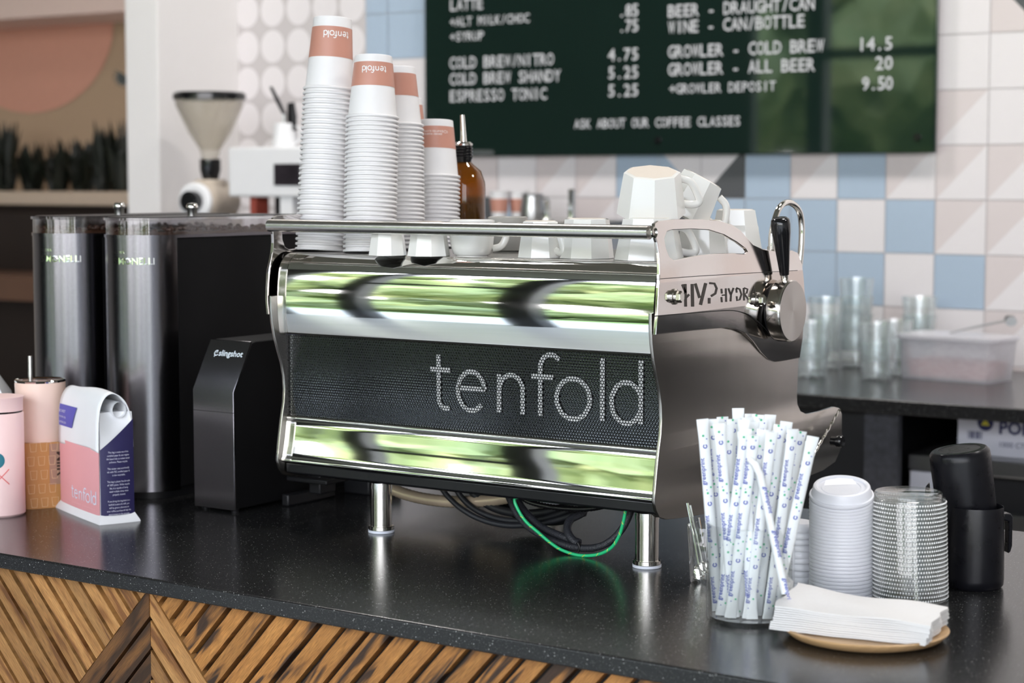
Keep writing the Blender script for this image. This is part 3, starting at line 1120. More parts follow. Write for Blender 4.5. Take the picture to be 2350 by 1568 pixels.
# legs
ly = 2.242
for x, y in ((at_z(867, 1223).x, ly), (at_z(1482, 1302).x, ly), (-1.70, 2.60), (-1.33, 2.60)):
    lg = build('leg', MB().lathe([(0, TOP + .008), (.0162, TOP + .008), (.0162, 1.0756), (0, 1.0756)], 36, (x, y, 0)), M['legsteel'], em, angle=.5)
    build('leg_collar', MB().lathe([(.0162, 1.0725), (.0168, 1.0725), (.0168, 1.0665), (.0162, 1.0665)], 36, (x, y, 0)), M['legsteel'], em, angle=.5)
    build('leg_flange', MB().lathe([(0, TOP + .004), (.0186, TOP + .004), (.0192, TOP + .0045), (.0192, TOP + .0095), (.0186, TOP + .010), (.0164, TOP + .010)], 36, (x, y, 0)), M['legsteel'], em, angle=.5)
    build('foot_pad', MB().lathe([(0, TOP), (.0192, TOP), (.0198, TOP + .0006), (.0198, TOP + .004), (0, TOP + .004)], 36, (x, y, 0)), M['whitepad'], em)
# steam knob: drum standing off the side cover on the +X axis
kc = at_x(1820, 714, XR + .0352)
R_X = Matrix.Rotation(PI / 2, 4, 'Y')
kn = MB().lathe([(0, .0), (.040, 0), (.0445, .002), (.0455, .004), (.0455, .0215), (.0440, .0235), (0, .0235)], 64)
kn.xf(Matrix.Translation((XR + .0112, kc.y, kc.z)) @ R_X)
knob = build('steam_knob', kn, M['legsteel'], em, angle=.5)
face = MB().lathe([(0, .0005), (.0435, .0005), (.0435, 0), (0, -.002)], 64)
face.xf(Matrix.Translation((XR + .0350, kc.y, kc.z)) @ R_X)
def spun():
    m = principled('spun_steel', (.50, .485, .46, 1), .22, 1, noise=.05)
    p = m.node_tree.nodes['Principled BSDF']
    p.inputs['Anisotropic'].default_value = .85
    tg = m.node_tree.nodes.new('ShaderNodeTangent')
    tg.direction_type = 'RADIAL'
    tg.axis = 'X'
    m.node_tree.links.new(tg.outputs[0], p.inputs['Tangent'])
    return m
build('knob_face', face, spun(), knob, angle=.5)
build('knob_gap', MB().lathe([(0, 0), (.040, 0), (.040, .0035), (0, .0035)], 40).xf(Matrix.Translation((XR + .0080, kc.y, kc.z)) @ R_X), M['black'], em)
hb, ht = Vector((XR + .0215, kc.y, kc.z + .044)), at_x(1790, 500, XR + .0215)
hd = (ht - hb).normalized()
L_ = (ht - hb).length
hz = MB().lathe([(0, 0), (.0055, 0), (.0058, .010), (0, .010)], 20)
hq = Vector((0, 0, 1)).rotation_difference(hd).to_matrix().to_4x4()
hz.xf(Matrix.Translation(hb) @ hq)
build('handle_ferrule', hz, M['legsteel'], em)
hh = MB().lathe([(0, .009), (.0068, .009), (.0085, .025), (.0110, .050), (.0138, .072), (.0145, L_ - .010), (.0134, L_ - .003), (.0100, L_), (0, L_)], 28).xf(Matrix.Translation(hb) @ hq)
build('steam_handle', hh, M['blackgloss'], em, angle=.8)
# steam wand: bent chrome tube behind the handle
wx = XR - .03
wp = [at_x(px, py, wx) for px, py in [(1770, 578), (1771, 540), (1778, 505), (1787, 480), (1800, 467), (1815, 466), (1830, 478), (1838, 500), (1840, 540), (1836, 600), (1829, 655), (1822, 720), (1815, 790)]]
build('steam_wand', MB().tube(spline(wp, 6), .0047, 14), M['chrome'], em)
build('wand_nut', MB().lathe([(0, -.004), (.0062, -.004), (.0062, .004), (0, .004)], 14, tuple(wp[0] + Vector((0, 0, .004)))), M['legsteel'], em)
# group-side drip ledge with black peg behind the straws
pg = at_x(1908, 1012, XR + .004)
pk = MB().lathe([(0, 0), (.007, 0), (.0072, .009), (.0095, .010), (.0100, .016), (.0088, .019), (0, .0195)], 24).xf(Matrix.Translation(pg) @ R_X)
build('black_peg', pk, M['blackgloss'], em, angle=.5)
sp1, sp2 = [], []
for i in range(61):
    t = i / 60
    c = at_x(1927, 940, XR + .012).lerp(at_x(1832, 1105, XR + .012), t)
    a = t * 34
    sp1.append(c + Vector((math.cos(a) * .0012, math.sin(a) * .0012, 0)))
    sp2.append(c + Vector((-math.cos(a) * .0012, -math.sin(a) * .0012, 0)))
tg_ = thing('twisted_bar_spoon', 'twisted steel bar spoon handle leaning against the machine side behind the straws', 'bar spoon', tuple(at_x(1832, 1105, XR + .012)))
build('twisted_handle', MB().tube(sp1, .0013, 6).tube(sp2, .0013, 6), M['chrome'], tg_)
# drip tray block that the group side carries
build('drip_tray', MB().box(XL + .006, XR - .006, 2.60, 2.79, 1.10, 1.150), M['steel'], em, bevel=.003)

# --- hoses and cables hanging under the machine
def cable(name, pl, y, r, mat, parent=em, n=8, rib=0.0, flatn=10):
    if isinstance(y, (int, float)):
        y = [y] * len(pl)
    pts = spline([at_y(a, b, yy) for (a, b), yy in zip(pl, y)], n)
    rs = [r * (1 + (rib if i % 2 else 0)) for i in range(len(pts))] if rib else r
    return build(name, MB().tube(pts, rs, flatn), mat, parent, angle=1.2)
cable('drain_hose', [(880, 1100), (905, 1124), (950, 1140), (1010, 1150), (1075, 1152), (1130, 1148), (1180, 1140)], 2.36, .0088, M['hose'], n=12, rib=.09, flatn=16)
cable('power_cable', [(1005, 1110), (1030, 1142), (1062, 1170), (1105, 1193), (1160, 1206), (1215, 1205), (1270, 1196), (1320, 1180)], 2.33, .0042, M['rubber'])
cable('power_cable', [(1040, 1112), (1062, 1145), (1095, 1172), (1140, 1190), (1190, 1196), (1250, 1190), (1310, 1170)], 2.345, .0046, M['rubber'])
cable('power_cable', [(1075, 1118), (1100, 1145), (1140, 1168), (1190, 1178), (1250, 1176), (1310, 1160)], 2.36, .0065, M['rubber'])
cable('power_cable', [(1110, 1122), (1150, 1160), (1210, 1188), (1280, 1195), (1340, 1175)], 2.385, .0075, M['rubber'])
cable('braided_loom', [(1160, 1122), (1172, 1150), (1190, 1185), (1220, 1215), (1265, 1240), (1315, 1256), (1360, 1258), (1395, 1246), (1425, 1218), (1445, 1180), (1452, 1150)], [2.30, 2.295, 2.285, 2.275, 2.268, 2.264, 2.262, 2.264, 2.27, 2.28, 2.29], .0052, M['braid'], n=10)
cable('braided_loom', [(1180, 1128), (1200, 1168), (1240, 1208), (1290, 1232), (1330, 1246)], [2.32, 2.31, 2.29, 2.278, 2.274], .0056, M['braid'], n=10)
cable('braided_loom', [(1350, 1150), (1335, 1178), (1310, 1192), (1302, 1212), (1308, 1232), (1326, 1250)], [2.34, 2.32, 2.30, 2.285, 2.275, 2.272], .0060, M['braid'], n=10)
cable('ribbed_conduit', [(1190, 1135), (1215, 1152), (1260, 1163), (1310, 1168), (1360, 1167), (1400, 1158)], 2.30, .0035, M['blackgloss'], n=14, rib=.25)
gp = [(1180, 1140), (1184, 1160), (1205, 1195), (1235, 1222), (1262, 1245), (1290, 1263), (1330, 1275), (1372, 1273), (1402, 1258), (1420, 1232), (1430, 1200), (1436, 1168), (1438, 1140)]
ew = cable('earth_wire', gp, 2.250, .0024, M['greenwire'], n=12)
st = MB()
pts = spline([at_y(a, b, 2.250) for a, b in gp], 12)
for i in range(20, len(pts) - 12, 9):
    d = (pts[i + 2] - pts[i]).normalized()
    nn_ = Vector((0, -1, 0))
    b_ = d.cross(nn_)
    st.tube([pts[i] + nn_ * .0016 + b_ * .0016, pts[i + 1] + nn_ * .0025, pts[i + 2] + nn_ * .0016 - b_ * .0016], .0005, 5)
build('yellow_stripe', st, M['yellow'], ew)
cable('cable_tie', [(1326, 1246), (1330, 1256), (1328, 1266)], 2.259, .0022, M['black'])

# ================================================================== CUPS ON THE TRAY
ORD = ['topmost', '2nd', '3rd'] + ['%dth' % i for i in range(4, 60)]
for a_, b_ in ((21, '21st'), (22, '22nd'), (23, '23rd'), (31, '31st'), (32, '32nd'), (33, '33rd')):
    ORD[a_ - 1] = b_


def cup_proto(name, r0, r1, h, b0, b1, word=True, tall=False):
    """Inverted paper cup: rim at z=0, base at z=h; printed band between b0 and b1 of the height; returns (plain, printed)."""
    rr = lambda z: r0 + (r1 - r0) * z / h
    wall = [(rr(.002) - .0008, .0015), (rr(.002), .0015), (rr(h - .001), h - .001), (rr(h) - .0006, h), (rr(h) - .003, h), (rr(h) - .0036, h - .006), (0, h - .006)]
    rim = [(r0 + .0012 + .0022 * math.cos(a), .0022 + .0022 * math.sin(a)) for a in [2 * PI * k / 10 for k in range(11)]]
    plain = thing('paper_cup', '', '', (0, 0, 0))
    build('cup_wall', MB().lathe(wall, 48), M['paper'], plain, angle=.5)
    build('rolled_rim', MB().lathe(rim, 48), M['paper'], plain, angle=1.5)
    return plain, rr


def stack(r0, r1, h, n, pitch, base, axis, b0, b1, which, mark=None, mk=.0093, aang=None):
    """n nested cups, the printed one on top."""
    ax = Vector(axis).normalized()
    q = Vector((0, 0, 1)).rotation_difference(ax).to_euler()
    proto, rr = cup_proto('paper_cup', r0, r1, h, b0, b1)
    for i in range(n):
        lab = 'white paper cup, %s from the top of %s' % (ORD[n - 1 - i], which)
        if i == n - 1:
            lab = 'topmost upturned paper cup with salmon band on %s' % which
        rnd = random.uniform(0, 6.28)
        c = Vector(base) + ax * (pitch * i)
        if i == 0:
            proto.location = c
            proto.rotation_euler = q
            tag(proto, lab, 'paper cup', 'paper cups stacked on the espresso machine')
            o = proto
        else:
            o = dup(proto, c, q, lab, 'paper cups stacked on the espresso machine')
        if i < n - 1:
            for ch in list(o.children):
                if ch.name.startswith('rolled_rim'):
                    pass
    # printed band of the top cup
    o.rotation_euler = q
    z0, z1 = b0 * h, b1 * h
    bd = MB().lathe([(rr(z0) + .0003, z0), (rr(z1) + .0003, z1)], 48)
    ORG[o.name] = Vector((0, 0, 0))
    band = build('printed_band', bd, M['band'], o, angle=1)
    ORG[band.name] = Vector((0, 0, 0))
    if mark:
        kind, ang = mark
        if kind == 'word':
            t = tenfold2d(.2)
            t = on_cyl(t, (0, 0), 0, ang, z1 - .0075, mk, .0007, flip=True, rz=rr)
        else:
            t = MB()
            for row, s_ in enumerate(('CRAFTED SLOWLY,', 'SERVED WARMLY.')):
                g = text2d(s_, .0042)
                t.join(on_cyl(g, (0, 0), 0, ang - .30, z1 - .0075 - row * .0046, 1, .0007, flip=True, rz=rr))
            lg = ribbon(arc(0, 0, .0022, .0022, 0, 360, 20), .0005).join(ribbon([(-.0042, .0022), (-.0042, -.0022)], .0005)).join(ribbon([(.0042, .0022), (.0042, -.0022)], .0005))
            t.join(on_cyl(lg, (0, 0), 0, ang + .42, z1 - .0095, 1, .0007, flip=True, rz=rr))
        lt = build('lettering', t, M['whiteprint'], band, smooth=False, fix=False)
    return o


def face_ang(x, y, extra=0.0):
    """Angle round a vertical axis that points at the camera, plus a turn (positive = towards picture right)."""
    return math.atan2(CAM.y - y, CAM.x - x) + extra


def lean(px0, py0, px1, py1, base, depth):
    a = base
    b = CAM + ray(px1, py1) * depth
    return b - a


def stack_axis(base, px_top, ztop):
    d = at_depth(px_top, (Vector(base) - CAM).dot(_F), ztop)
    return d - Vector(base)


B1 = at_depth(737, 2.985, TRAY)
stack(.0376, .0298, .1130, 33, .0078, B1, stack_axis(B1, 763, 1.77), .44, .86, 'the tallest stack, at the left', ('word', face_ang(B1.x, B1.y, .24)), .0070)
B2 = at_depth(848, 2.925, TRAY)
stack(.0376, .0284, .0960, 31, .0068, B2, stack_axis(B2, 857, 1.70), .50, .88, 'the second tallest stack', ('word', face_ang(B2.x, B2.y, .05)), .0064)
B3 = at_depth(917, 3.03, TRAY)
stack(.0376, .0280, .0940, 30, .0067, B3, stack_axis(B3, 912, 1.69), .50, .88, 'the shaded stack behind the second tallest')
B4 = at_depth(997, 3.13, TRAY)
stack(.0378, .0280, .0940, 18, .00670, B4, stack_axis(B4, 1000, 1.60), .50, .88, 'the shortest stack, beside the amber bottle', ('small', face_ang(B4.x, B4.y, .1)))
B5 = Vector((-1.9516, 2.545, TRAY))
stack(.0378, .0280, .0940, 24, .0066, B5, (0, 0, 1), .50, .88, 'the mostly hidden stack at the back')


def mug(name, label, base, r_rim, r_foot, h, n=8, turn=0.0, up=False, handle=None, mat='ceramic', foot=True, tilt=None, cat='cup', hscale=1.0):
    """Faceted (n=8) or round cup; upside down unless up. handle = world angle of the handle."""
    t = thing(name, label, cat, tuple(base), 'ceramic cups on the espresso machine')
    w = .0028
    if n < 20:
        outer = [(r_foot * .90, 0), (r_foot, .0012), (r_foot + (r_rim - r_foot) * .5, h * .5), (r_rim, h)]
    else:
        outer = [(r_foot * .80, 0), (r_foot, .0035), (r_rim * .93, h * .30), (r_rim * .985, h * .6), (r_rim, h)]
    inner = [(r_rim - w, h), (r_rim * .9 - w, h * .4), (r_foot - w, .006), (0, .005)]
    mb = MB().lathe([(0, .0008), (r_foot * .84, .0008), (r_foot * .84, 0)] + outer, n, a0=turn)
    mi = MB().lathe([(r_rim, h), (r_rim - w * .5, h + .0006)] + inner, max(n, 8), a0=turn)
    o0 = Vector(base)
    m = Matrix.Identity(4) if up else Matrix.Translation((0, 0, h + .0006)) @ Matrix.Rotation(PI, 4, 'X')
    T_ = Matrix.Translation(o0) @ (tilt or Matrix.Identity(4)) @ m
    body = build('cup_body', mb.join(mi).xf(T_), M[mat], t, angle=.35 if n < 20 else .8)
    if n < 20 and not up:
        build('foot_ring', MB().lathe([(0, -.0004), (r_foot * .83, -.0004), (r_foot * .88, -.0002), (r_foot * .88, .0003)], n, a0=turn).xf(T_), M['ceramicbase'], t)
    if handle is not None:
        a = handle if up else -handle
        if n < 20:
            P = [(r_rim * .86, h * .80), (r_rim * 1.28, h * .86), (r_rim * 1.46, h * .78), (r_rim * 1.30, h * .46), (r_rim * 1.12, h * .28), (r_foot * 1.02, h * .20)]
        else:
            P = [(r_rim * .95, h * .78), (r_rim * 1.25, h * .84), (r_rim * 1.48, h * .72), (r_rim * 1.52, h * .50), (r_rim * 1.30, h * .27), (r_rim * .90, h * .20)]
        P = [(p * hscale if p > r_rim * 1.05 else p, z) for p, z in P]
        pts = spline([Vector((p * math.cos(a), p * math.sin(a), z)) for p, z in P], 6)
        hm = MB().tube(pts, [.0042] * len(pts), 10, flat=1.3).xf(T_)
        build('handle', hm, M[mat], t, angle=1)
    return t


rt = lambda ang: YAW + ang          # angle of the picture's right-hand direction in plan, turned by ang
def P_(px, py):
    return at_z(px, py, TRAY)
mug('demitasse_cup', 'small white faceted cup upside down beside the second tallest paper stack', P_(890, 586.5), .0285, .0215, .048, 8, rt(.12))
mug('demitasse_cup', 'small white faceted cup upside down between another small cup and the upright teacup', P_(984, 588), .0315, .0235, .050, 8, rt(.20))
mug('teacup', 'white round teacup standing upright on the tray with its handle turned right', P_(1083, 588), .0335, .0275, .0525, 40, up=True, handle=rt(.25))
gc = mug('shaded_cup', 'cup coloured grey for the shade it stands in, behind the upright white teacup', P_(1166, 579), .0310, .0270, .054, 40, up=True, mat='ceramicshade')
gl = on_cyl(text2d('LI', .009), (P_(1166, 579).x, P_(1166, 579).y), .0303, face_ang(-1.6, 2.4, .2), TRAY + .032, 1, .0008)
build('lettering', gl, M['whiteprint'], gc, smooth=False, fix=False)
mug('octagonal_mug', 'white faceted mug upside down right of the teacup, handle in front', P_(1240, 591.5), .0345, .0265, .052, 8, rt(.0), handle=rt(-.75), hscale=.86)
mug('octagonal_mug', 'wide white faceted mug upside down in the middle of the tray, handle hidden', P_(1347, 593), .0390, .0320, .056, 8, rt(.25))
mug('octagonal_mug', 'white faceted mug under the tilted mug beside the side panel', P_(1490, 597), .0490, .0370, .058, 8, rt(.30), handle=rt(.35))
tb_ = P_(1490, 596) + Vector((-.001, .006, .0640))
tl_ = Matrix.Rotation(-.20, 4, _r) @ Matrix.Identity(4)
tl_ = Matrix.Rotation(.27, 4, _r)
mug('octagonal_mug', 'topmost white mug tilted on another mug, showing its unglazed foot', tb_, .0485, .0395, .060, 8, rt(.35), handle=rt(.25), tilt=tl_)
pb = at_depth(1566, 2.80, TRAY + .058)
mug('octagonal_mug', 'white mug lying tilted behind the topmost mug, its handle towards the steam knob', pb, .042, .033, .062, 8, rt(.1), handle=rt(.05), tilt=Matrix.Rotation(.50, 4, _fw))
mug('octagonal_mug', 'white mug upside down seen through the hand hole in the side panel', at_depth(1612, 2.80, TRAY), .040, .032, .052, 8, rt(.2), handle=rt(2.9))
mug('octagonal_mug', 'tall greenish shaded mug at the rear right corner of the tray', at_depth(1688, 2.90, TRAY), .044, .031, .066, 8, rt(.1))

# amber syrup bottle with a steel pourer
bc = at_depth(1064, 3.22, TRAY)
bt = thing('amber_bottle', 'amber glass syrup bottle with black neck and steel pourer behind the paper cups', 'bottle', tuple(bc))
R = .0370
zt = lambda py: at_y(1064, py, bc.y).z - TRAY
zs, zn, zc = zt(418), zt(372), zt(330)
build('glass_body', MB().lathe([(0, .0), (R * .93, 0), (R, .006), (R, zs - .012), (R * .97, zs), (R * .80, zs + (zn - zs) * .55), (R * .45, zn - .004), (.0135, zn)], 40, tuple(bc)), M['amber'], bt)
build('syrup', MB().lathe([(0, .003), (R * .92, .003), (R * .96, .01), (R * .96, zt(467)), (0, zt(467))], 36, tuple(bc)), M['syrup'], bt)
nk = [(.0132, zn - .002), (.0138, zn + .004)]
for i in range(4):
    z = zn + .006 + i * (zc - zn - .010) / 4
    nk += [(.0152, z), (.0158, z + .003), (.0142, z + .005)]
nk += [(.0145, zc - .003), (0, zc - .003)]
build('threaded_neck', MB().lathe(nk, 32, tuple(bc)), M['blackgloss'], bt)
build('pourer_disc', MB().lathe([(0, zc - .003), (.0155, zc - .003), (.0158, zc), (.0120, zc + .003), (0, zc + .003)], 32, tuple(bc)), M['legsteel'], bt)
sp_ = at_y(1061, 264, bc.y)
build('pour_spout', MB().tube([bc + Vector((0, 0, zc)), bc + Vector((0, 0, zc + .012)), sp_ * .5 + (bc + Vector((0, 0, zc + .012))) * .5, sp_], [.0062, .0052, .0045, .0038], 14), M['chrome'], bt)

# ================================================================== RIGHT END OF THE COUNTER
# straw jar with paper-wrapped straws
jc = at_z(1721, 1424)
JR, JH = .0525, at_y(1721, 1200, jc.y).z - TOP
jar = thing('glass_jar', 'large clear straight-sided glass jar full of wrapped straws at the counter edge', 'glass jar', tuple(jc))
build('jar_wall', MB().lathe([(JR - .004, 0), (JR, .004), (JR, JH - .001), (JR - .0012, JH), (JR - .0026, JH - .001), (JR - .003, .008)], 56, tuple(jc)), M['clear'], jar, angle=.8)
build('jar_base', MB().lathe([(0, .0), (JR - .004, 0), (JR - .003, .0075), (0, .0065)], 56, tuple(jc)), M['clear'], jar, angle=.8)
SL = .235
def straw_proto(kind):
    t = thing('wrapped_straw', '', '', (0, 0, 0), 'paper-wrapped straws in the glass jar')
    w, d = (.0070, .0036) if kind < 3 else (.0034, .0034)
    rings = []
    for z, a, b in ((0, w * 1.02, .0006), (.006, w, .0012), (.014, w * .97, d), (.06, w * .95, d), (.12, w * .97, d), (SL - .026, w * .95, d), (SL - .014, w, d * .7), (SL - .006, w * 1.04, .0010), (SL, w * 1.06, .0006)):
        rings.append([(a * math.cos(k * PI / 8), b * math.sin(k * PI / 8), z) for k in range(16)])
    wr = build('paper_wrapper', MB().loft(rings), M['straw'], t, angle=1.2)
    off = (.0, .03, .055, .02)[kind]
    ink, grn = MB(), MB()
    for z in (.010 + off * .35, .085 + off * .35, .155 + off * .35):
        g = text2d('greenprint', .0078, bold=.012)
        ink.join(on_plane(g, (-.0026, -d - .0002, z), (0, 0, 1), (-1, 0, 0), (0, -1, 0), 1, .0002))
        e = ribbon(arc(0, 0, .0021, .0021, 20, 340, 16), .0012)
        ink.join(on_plane(e, (-.0002, -d - .0002, z + .047), (0, 0, 1), (-1, 0, 0), (0, -1, 0), 1, .0002))
        for dx, dz, r in ((.003, .056, .0008), (-.003, -.006, .0007)):
            ink.join(on_plane(MB().lathe([(0, 0), (r, 0)], 10), (dx * .8, -d - .0001, z + dz), (1, 0, 0), (0, 0, 1), (0, -1, 0), 1, .0003))
        for dx, dz, r in ((-.002, .060, .0014), (.0035, -.003, .0012)):
            grn.join(on_plane(MB().lathe([(0, 0), (r, 0)], 12), (dx * .8, -d - .0001, z + dz), (1, 0, 0), (0, 0, 1), (0, -1, 0), 1, .0003))
    if kind < 3:
        build('blue_lettering', ink, M['blueink'], wr, smooth=False, fix=False)
        build('green_dots', grn, M['greenink'], wr, smooth=False, fix=False)
    return t
protos = [straw_proto(k) for k in range(3)]
used = [False] * 3
# (tip px, tip py, foot px, depth offset, which print, twist)
ST = [(1612, 962, 1640, -.012, 0, .1), (1636, 962, 1652, .002, 1, -.2), (1658, 957, 1668, .016, 2, .2), (1694, 937, 1700, .030, 0, 0), (1722, 950, 1712, .034, 1, .3),
      (1740, 952, 1722, .026, 2, -.3), (1768, 952, 1735, .032, 0, .2), (1805, 968, 1748, .020, 1, -.2), (1838, 990, 1760, .010, 2, .15), (1866, 1002, 1772, -.004, 0, .05),
      (1682, 962, 1676, .008, 2, .25), (1707, 964, 1690, -.004, 0, -.25), (1730, 968, 1700, .012, 1, .1), (1752, 986, 1690, -.022, 0, -.1), (1772, 992, 1716, -.030, 1, .15),
      (1790, 975, 1735, -.006, 2, -.1), (1820, 985, 1762, -.016, 1, .3), (1748, 962, 1745, .018, 2, .1), (1712, 984, 1655, -.034, 1, -.05), (1672, 975, 1662, -.020, 0, .3),
      (1785, 990, 1738, .006, 0, -.3), (1696, 970, 1714, .014, 2, .1), (1716, 958, 1738, .020, 0, .2), (1730, 1000, 1676, -.040, 2, 0), (1650, 972, 1684, -.036, 1, .1),
      (1758, 968, 1760, .024, 1, 0), (1706, 990, 1726, -.030, 2, -.2), (1846, 1012, 1750, .018, 0, 0)]
tips = sorted(range(len(ST)), key=lambda i: ST[i][0])
nth = ['leftmost'] + ['%s from the left' % w for w in ('second third fourth fifth sixth seventh eighth ninth tenth eleventh twelfth thirteenth fourteenth fifteenth sixteenth seventeenth eighteenth nineteenth'.split()
                                                     + ['twentieth', '21st', '22nd', '23rd', '24th', '25th', '26th', '27th', '28th'])]
for rank, i in enumerate(tips):
    tx_, ty_, fx, dy, kind, tw = ST[i]
    ft = at_y(fx, 1420, jc.y + dy * .85)
    ft.z = TOP + .0085
    v = Vector((ft.x - jc.x, ft.y - jc.y))
    if v.length > JR - .013:
        v *= (JR - .013) / v.length
        ft.x, ft.y = jc.x + v.x, jc.y + v.y
    tp = at_y(tx_, ty_, jc.y + dy * 1.25)
    d = tp - ft
    q = Vector((0, 0, 1)).rotation_difference(d.normalized()) @ Matrix.Rotation(YAW + tw, 3, 'Z').to_quaternion()
    lab = 'blue-printed paper-wrapped straw whose tip is %s in the jar' % nth[rank]
    if not used[kind]:
        used[kind] = True
        o = protos[kind]
        o.location = ft
        o.rotation_euler = q.to_euler()
        o.scale = (1, 1, d.length / SL)
        tag(o, lab, 'straw')
    else:
        o = dup(protos[kind], ft, q.to_euler(), lab, None, (1, 1, d.length / SL))
        o['category'] = 'straw'
# the one slim bent straw crossing in front
s0, s1, s2 = at_y(1802, 1362, jc.y - .036), at_y(1741, 1075, jc.y - .050), at_y(1718, 1052, jc.y - .052)
t = thing('slim_straw', 'slim wrapped straw with a bent tip crossing in front of the others', 'straw', tuple(s0), 'paper-wrapped straws in the glass jar')
build('paper_wrapper', MB().tube([s0, s0.lerp(s1, .5), s0.lerp(s1, .95), s1.lerp(s2, .4), s2], [.0048, .0046, .0046, .0044, .004], 10), M['straw'], t, angle=1.2)
dv = (s1 - s0).normalized()
for k in (.12, .5, .85):
    g = text2d('greenprint', .0075, bold=.012)
    build('blue_lettering', on_plane(g, s0.lerp(s1, k) + (CAM - s0).normalized() * .0049 + _r * .001, -dv, _r, (CAM - s0).normalized(), 1, .0003), M['blueink'], t, smooth=False, fix=False)

# small glass with teaspoons
g2 = at_z(1620, 1338)
gz = at_y(1620, 1205, g2.y).z - TOP
sg = thing('spoon_glass', 'small clear tumbler holding steel spoons beside the straw jar', 'glass', tuple(g2))
build('glass_wall', MB().lathe([(.0190, 0), (.0208, .003), (.0250, gz - .001), (.0243, gz), (.0235, gz - .001), (.0195, .009)], 36, tuple(g2)), M['clear'], sg, angle=.8)
build('glass_base', MB().lathe([(0, 0), (.019, 0), (.0195, .008), (0, .008)], 36, tuple(g2)), M['clear'], sg, angle=.8)
for i, (tp, bt_, lab) in enumerate([((1577, 1155), (1607, 1318), 'steel teaspoon leaning left in the small tumbler'), ((1583, 1160), (1616, 1312), 'second steel teaspoon leaning left in the small tumbler, just right of the first'), ((1603, 1188), (1626, 1316), 'short steel teaspoon leaning upright in the small tumbler')]):
    a_, b_ = at_y(*tp, g2.y - .004 * i), at_y(*bt_, g2.y + .004 * (i - 1))
    spn = thing('teaspoon', lab, 'spoon', tuple(b_), 'teaspoons in the small tumbler')
    build('spoon_stem', MB().tube([b_, b_.lerp(a_, .3), a_], [.0013, .0012, .0021], 8, flat=.5), M['chrome'], spn)
    bl = MB()
    blob_r = []
    for k in range(7):
        tt = k / 6
        rr = .0085 * math.sin(PI * (.08 + .88 * tt)) + .0006
        c = b_ + (a_ - b_).normalized() * (.013 - .026 * tt)
        blob_r.append([c + _r * (rr * math.cos(q * PI / 6)) + _fw * (.0030 * math.sin(q * PI / 6) * (rr / .0085)) for q in range(12)])
    build('spoon_bowl', bl.loft(blob_r), M['chrome'], spn, angle=1.2)

# short stack of small white lids seen between jar and the tall lids
def lid_proto(name, r, h, mat, kind):
    t = thing(name, '', '', (0, 0, 0))
    if kind == 'hot':
        body = [(r - .0012, 0), (r, .0004), (r + .0004, .0022), (r - .0002, .0044), (r - .0022, .0050), (r - .0034, .0085), (r - .0048, .0145), (r - .0056, .0155), (r - .0085, .0160), (r - .0102, .0150), (r - .0108, .0128), (0, .0125)]
    elif kind == 'small':
        body = [(r, 0), (r + .0005, .001), (r - .0005, .006), (r - .004, .011), (r - .006, .011), (0, .009)]
    else:
        body = [(r - .001, 0), (r + .0006, .0004), (r + .0008, .0012), (r - .0005, .0020), (r - .0012, .0085), (r - .0030, .0098), (r - .0042, .0100), (r - .0048, .0150), (r - .0058, .0162), (r - .0085, .0160), (r - .0100, .0148), (0, .0145)]
    build('lid_body', MB().lathe(body, 64), M[mat], t, angle=.7)
    return t
sm0 = at_z(1831, 1346)
pr_ = lid_proto('portion_cover', .0225, .011, 'lid', 'small')
for i in range(10):
    z = TOP + i * .0083
    rot = (random.uniform(-.06, .06), random.uniform(-.09, .03), random.uniform(0, 6))
    loc = (sm0.x + random.uniform(-.001, .001), sm0.y, z)
    lab = 'small white lid, %s in the short stack between straw jar and white lids' % ORD[9 - i]
    if i == 0:
        pr_.location = loc
        tag(pr_, lab, 'lid', 'small white lids in the short stack')
    else:
        dup(pr_, loc, rot, lab, 'small white lids in the short stack')
# hot-cup lids
hl0 = at_z(1930, 1366)
hp = lid_proto('coffee_cup_cover', .0405, .016, 'lid', 'hot')
# sipping end: raised crescent and drink hole on the lid
rim_in = MB().lathe([(.0262, .0127), (.0255, .0136), (.0240, .0136), (.0233, .0128)], 48)
build('raised_ring', rim_in, M['lid'], hp)
NL = 27
pos = Vector((hl0.x, hl0.y, TOP + .0015))
tcam = -_fw
for i in range(NL):
    k = i / (NL - 1)
    tilt = .03 + .30 * max(0, (k - .35) / .65) ** 1.5
    ax_ = (Vector((0, 0, 1)) + tcam * tilt * .75 - _r * .045 * k).normalized()
    e = Vector((0, 0, 1)).rotation_difference(ax_).to_euler()
    lab = ('topmost' if i == NL - 1 else ORD[NL - 1 - i]) + ' white coffee lid in the tall tilted stack beside the clear lids'
    if i == 0:
        hp.location = pos
        hp.rotation_euler = e
        tag(hp, lab, 'lid', 'white coffee cup lids in the tall stack')
        o = hp
    else:
        o = dup(hp, pos, e, lab, 'white coffee cup lids in the tall stack')
    pos = pos + ax_ * (.00485 if i < NL - 2 else .006)
sip = MB()
sip.loft([[(x * .021, .0205 + y, .0128 + z) for x, y, z in ((-1, -.011, 0), (1, -.011, 0), (.80, .0005, zz), (0, .0055, zz), (-.80, .0005, zz))] for zz in (0, .0025)])
ORG[o.name] = Vector((0, 0, 0))
sip.xf(Matrix.Rotation(math.atan2(_fw.y, _fw.x) - PI / 2, 4, 'Z'))
build('sip_ledge', sip, M['lid'], o)
emb = on_plane(text2d('CAUTION HOT', .0040, 'CENTER'), (-_fw.x * .012, -_fw.y * .012, .0126), _r, _fw, (0, 0, 1), 1, .0003)
build('raised_lettering', emb, M['lid'], o, smooth=False, fix=False)

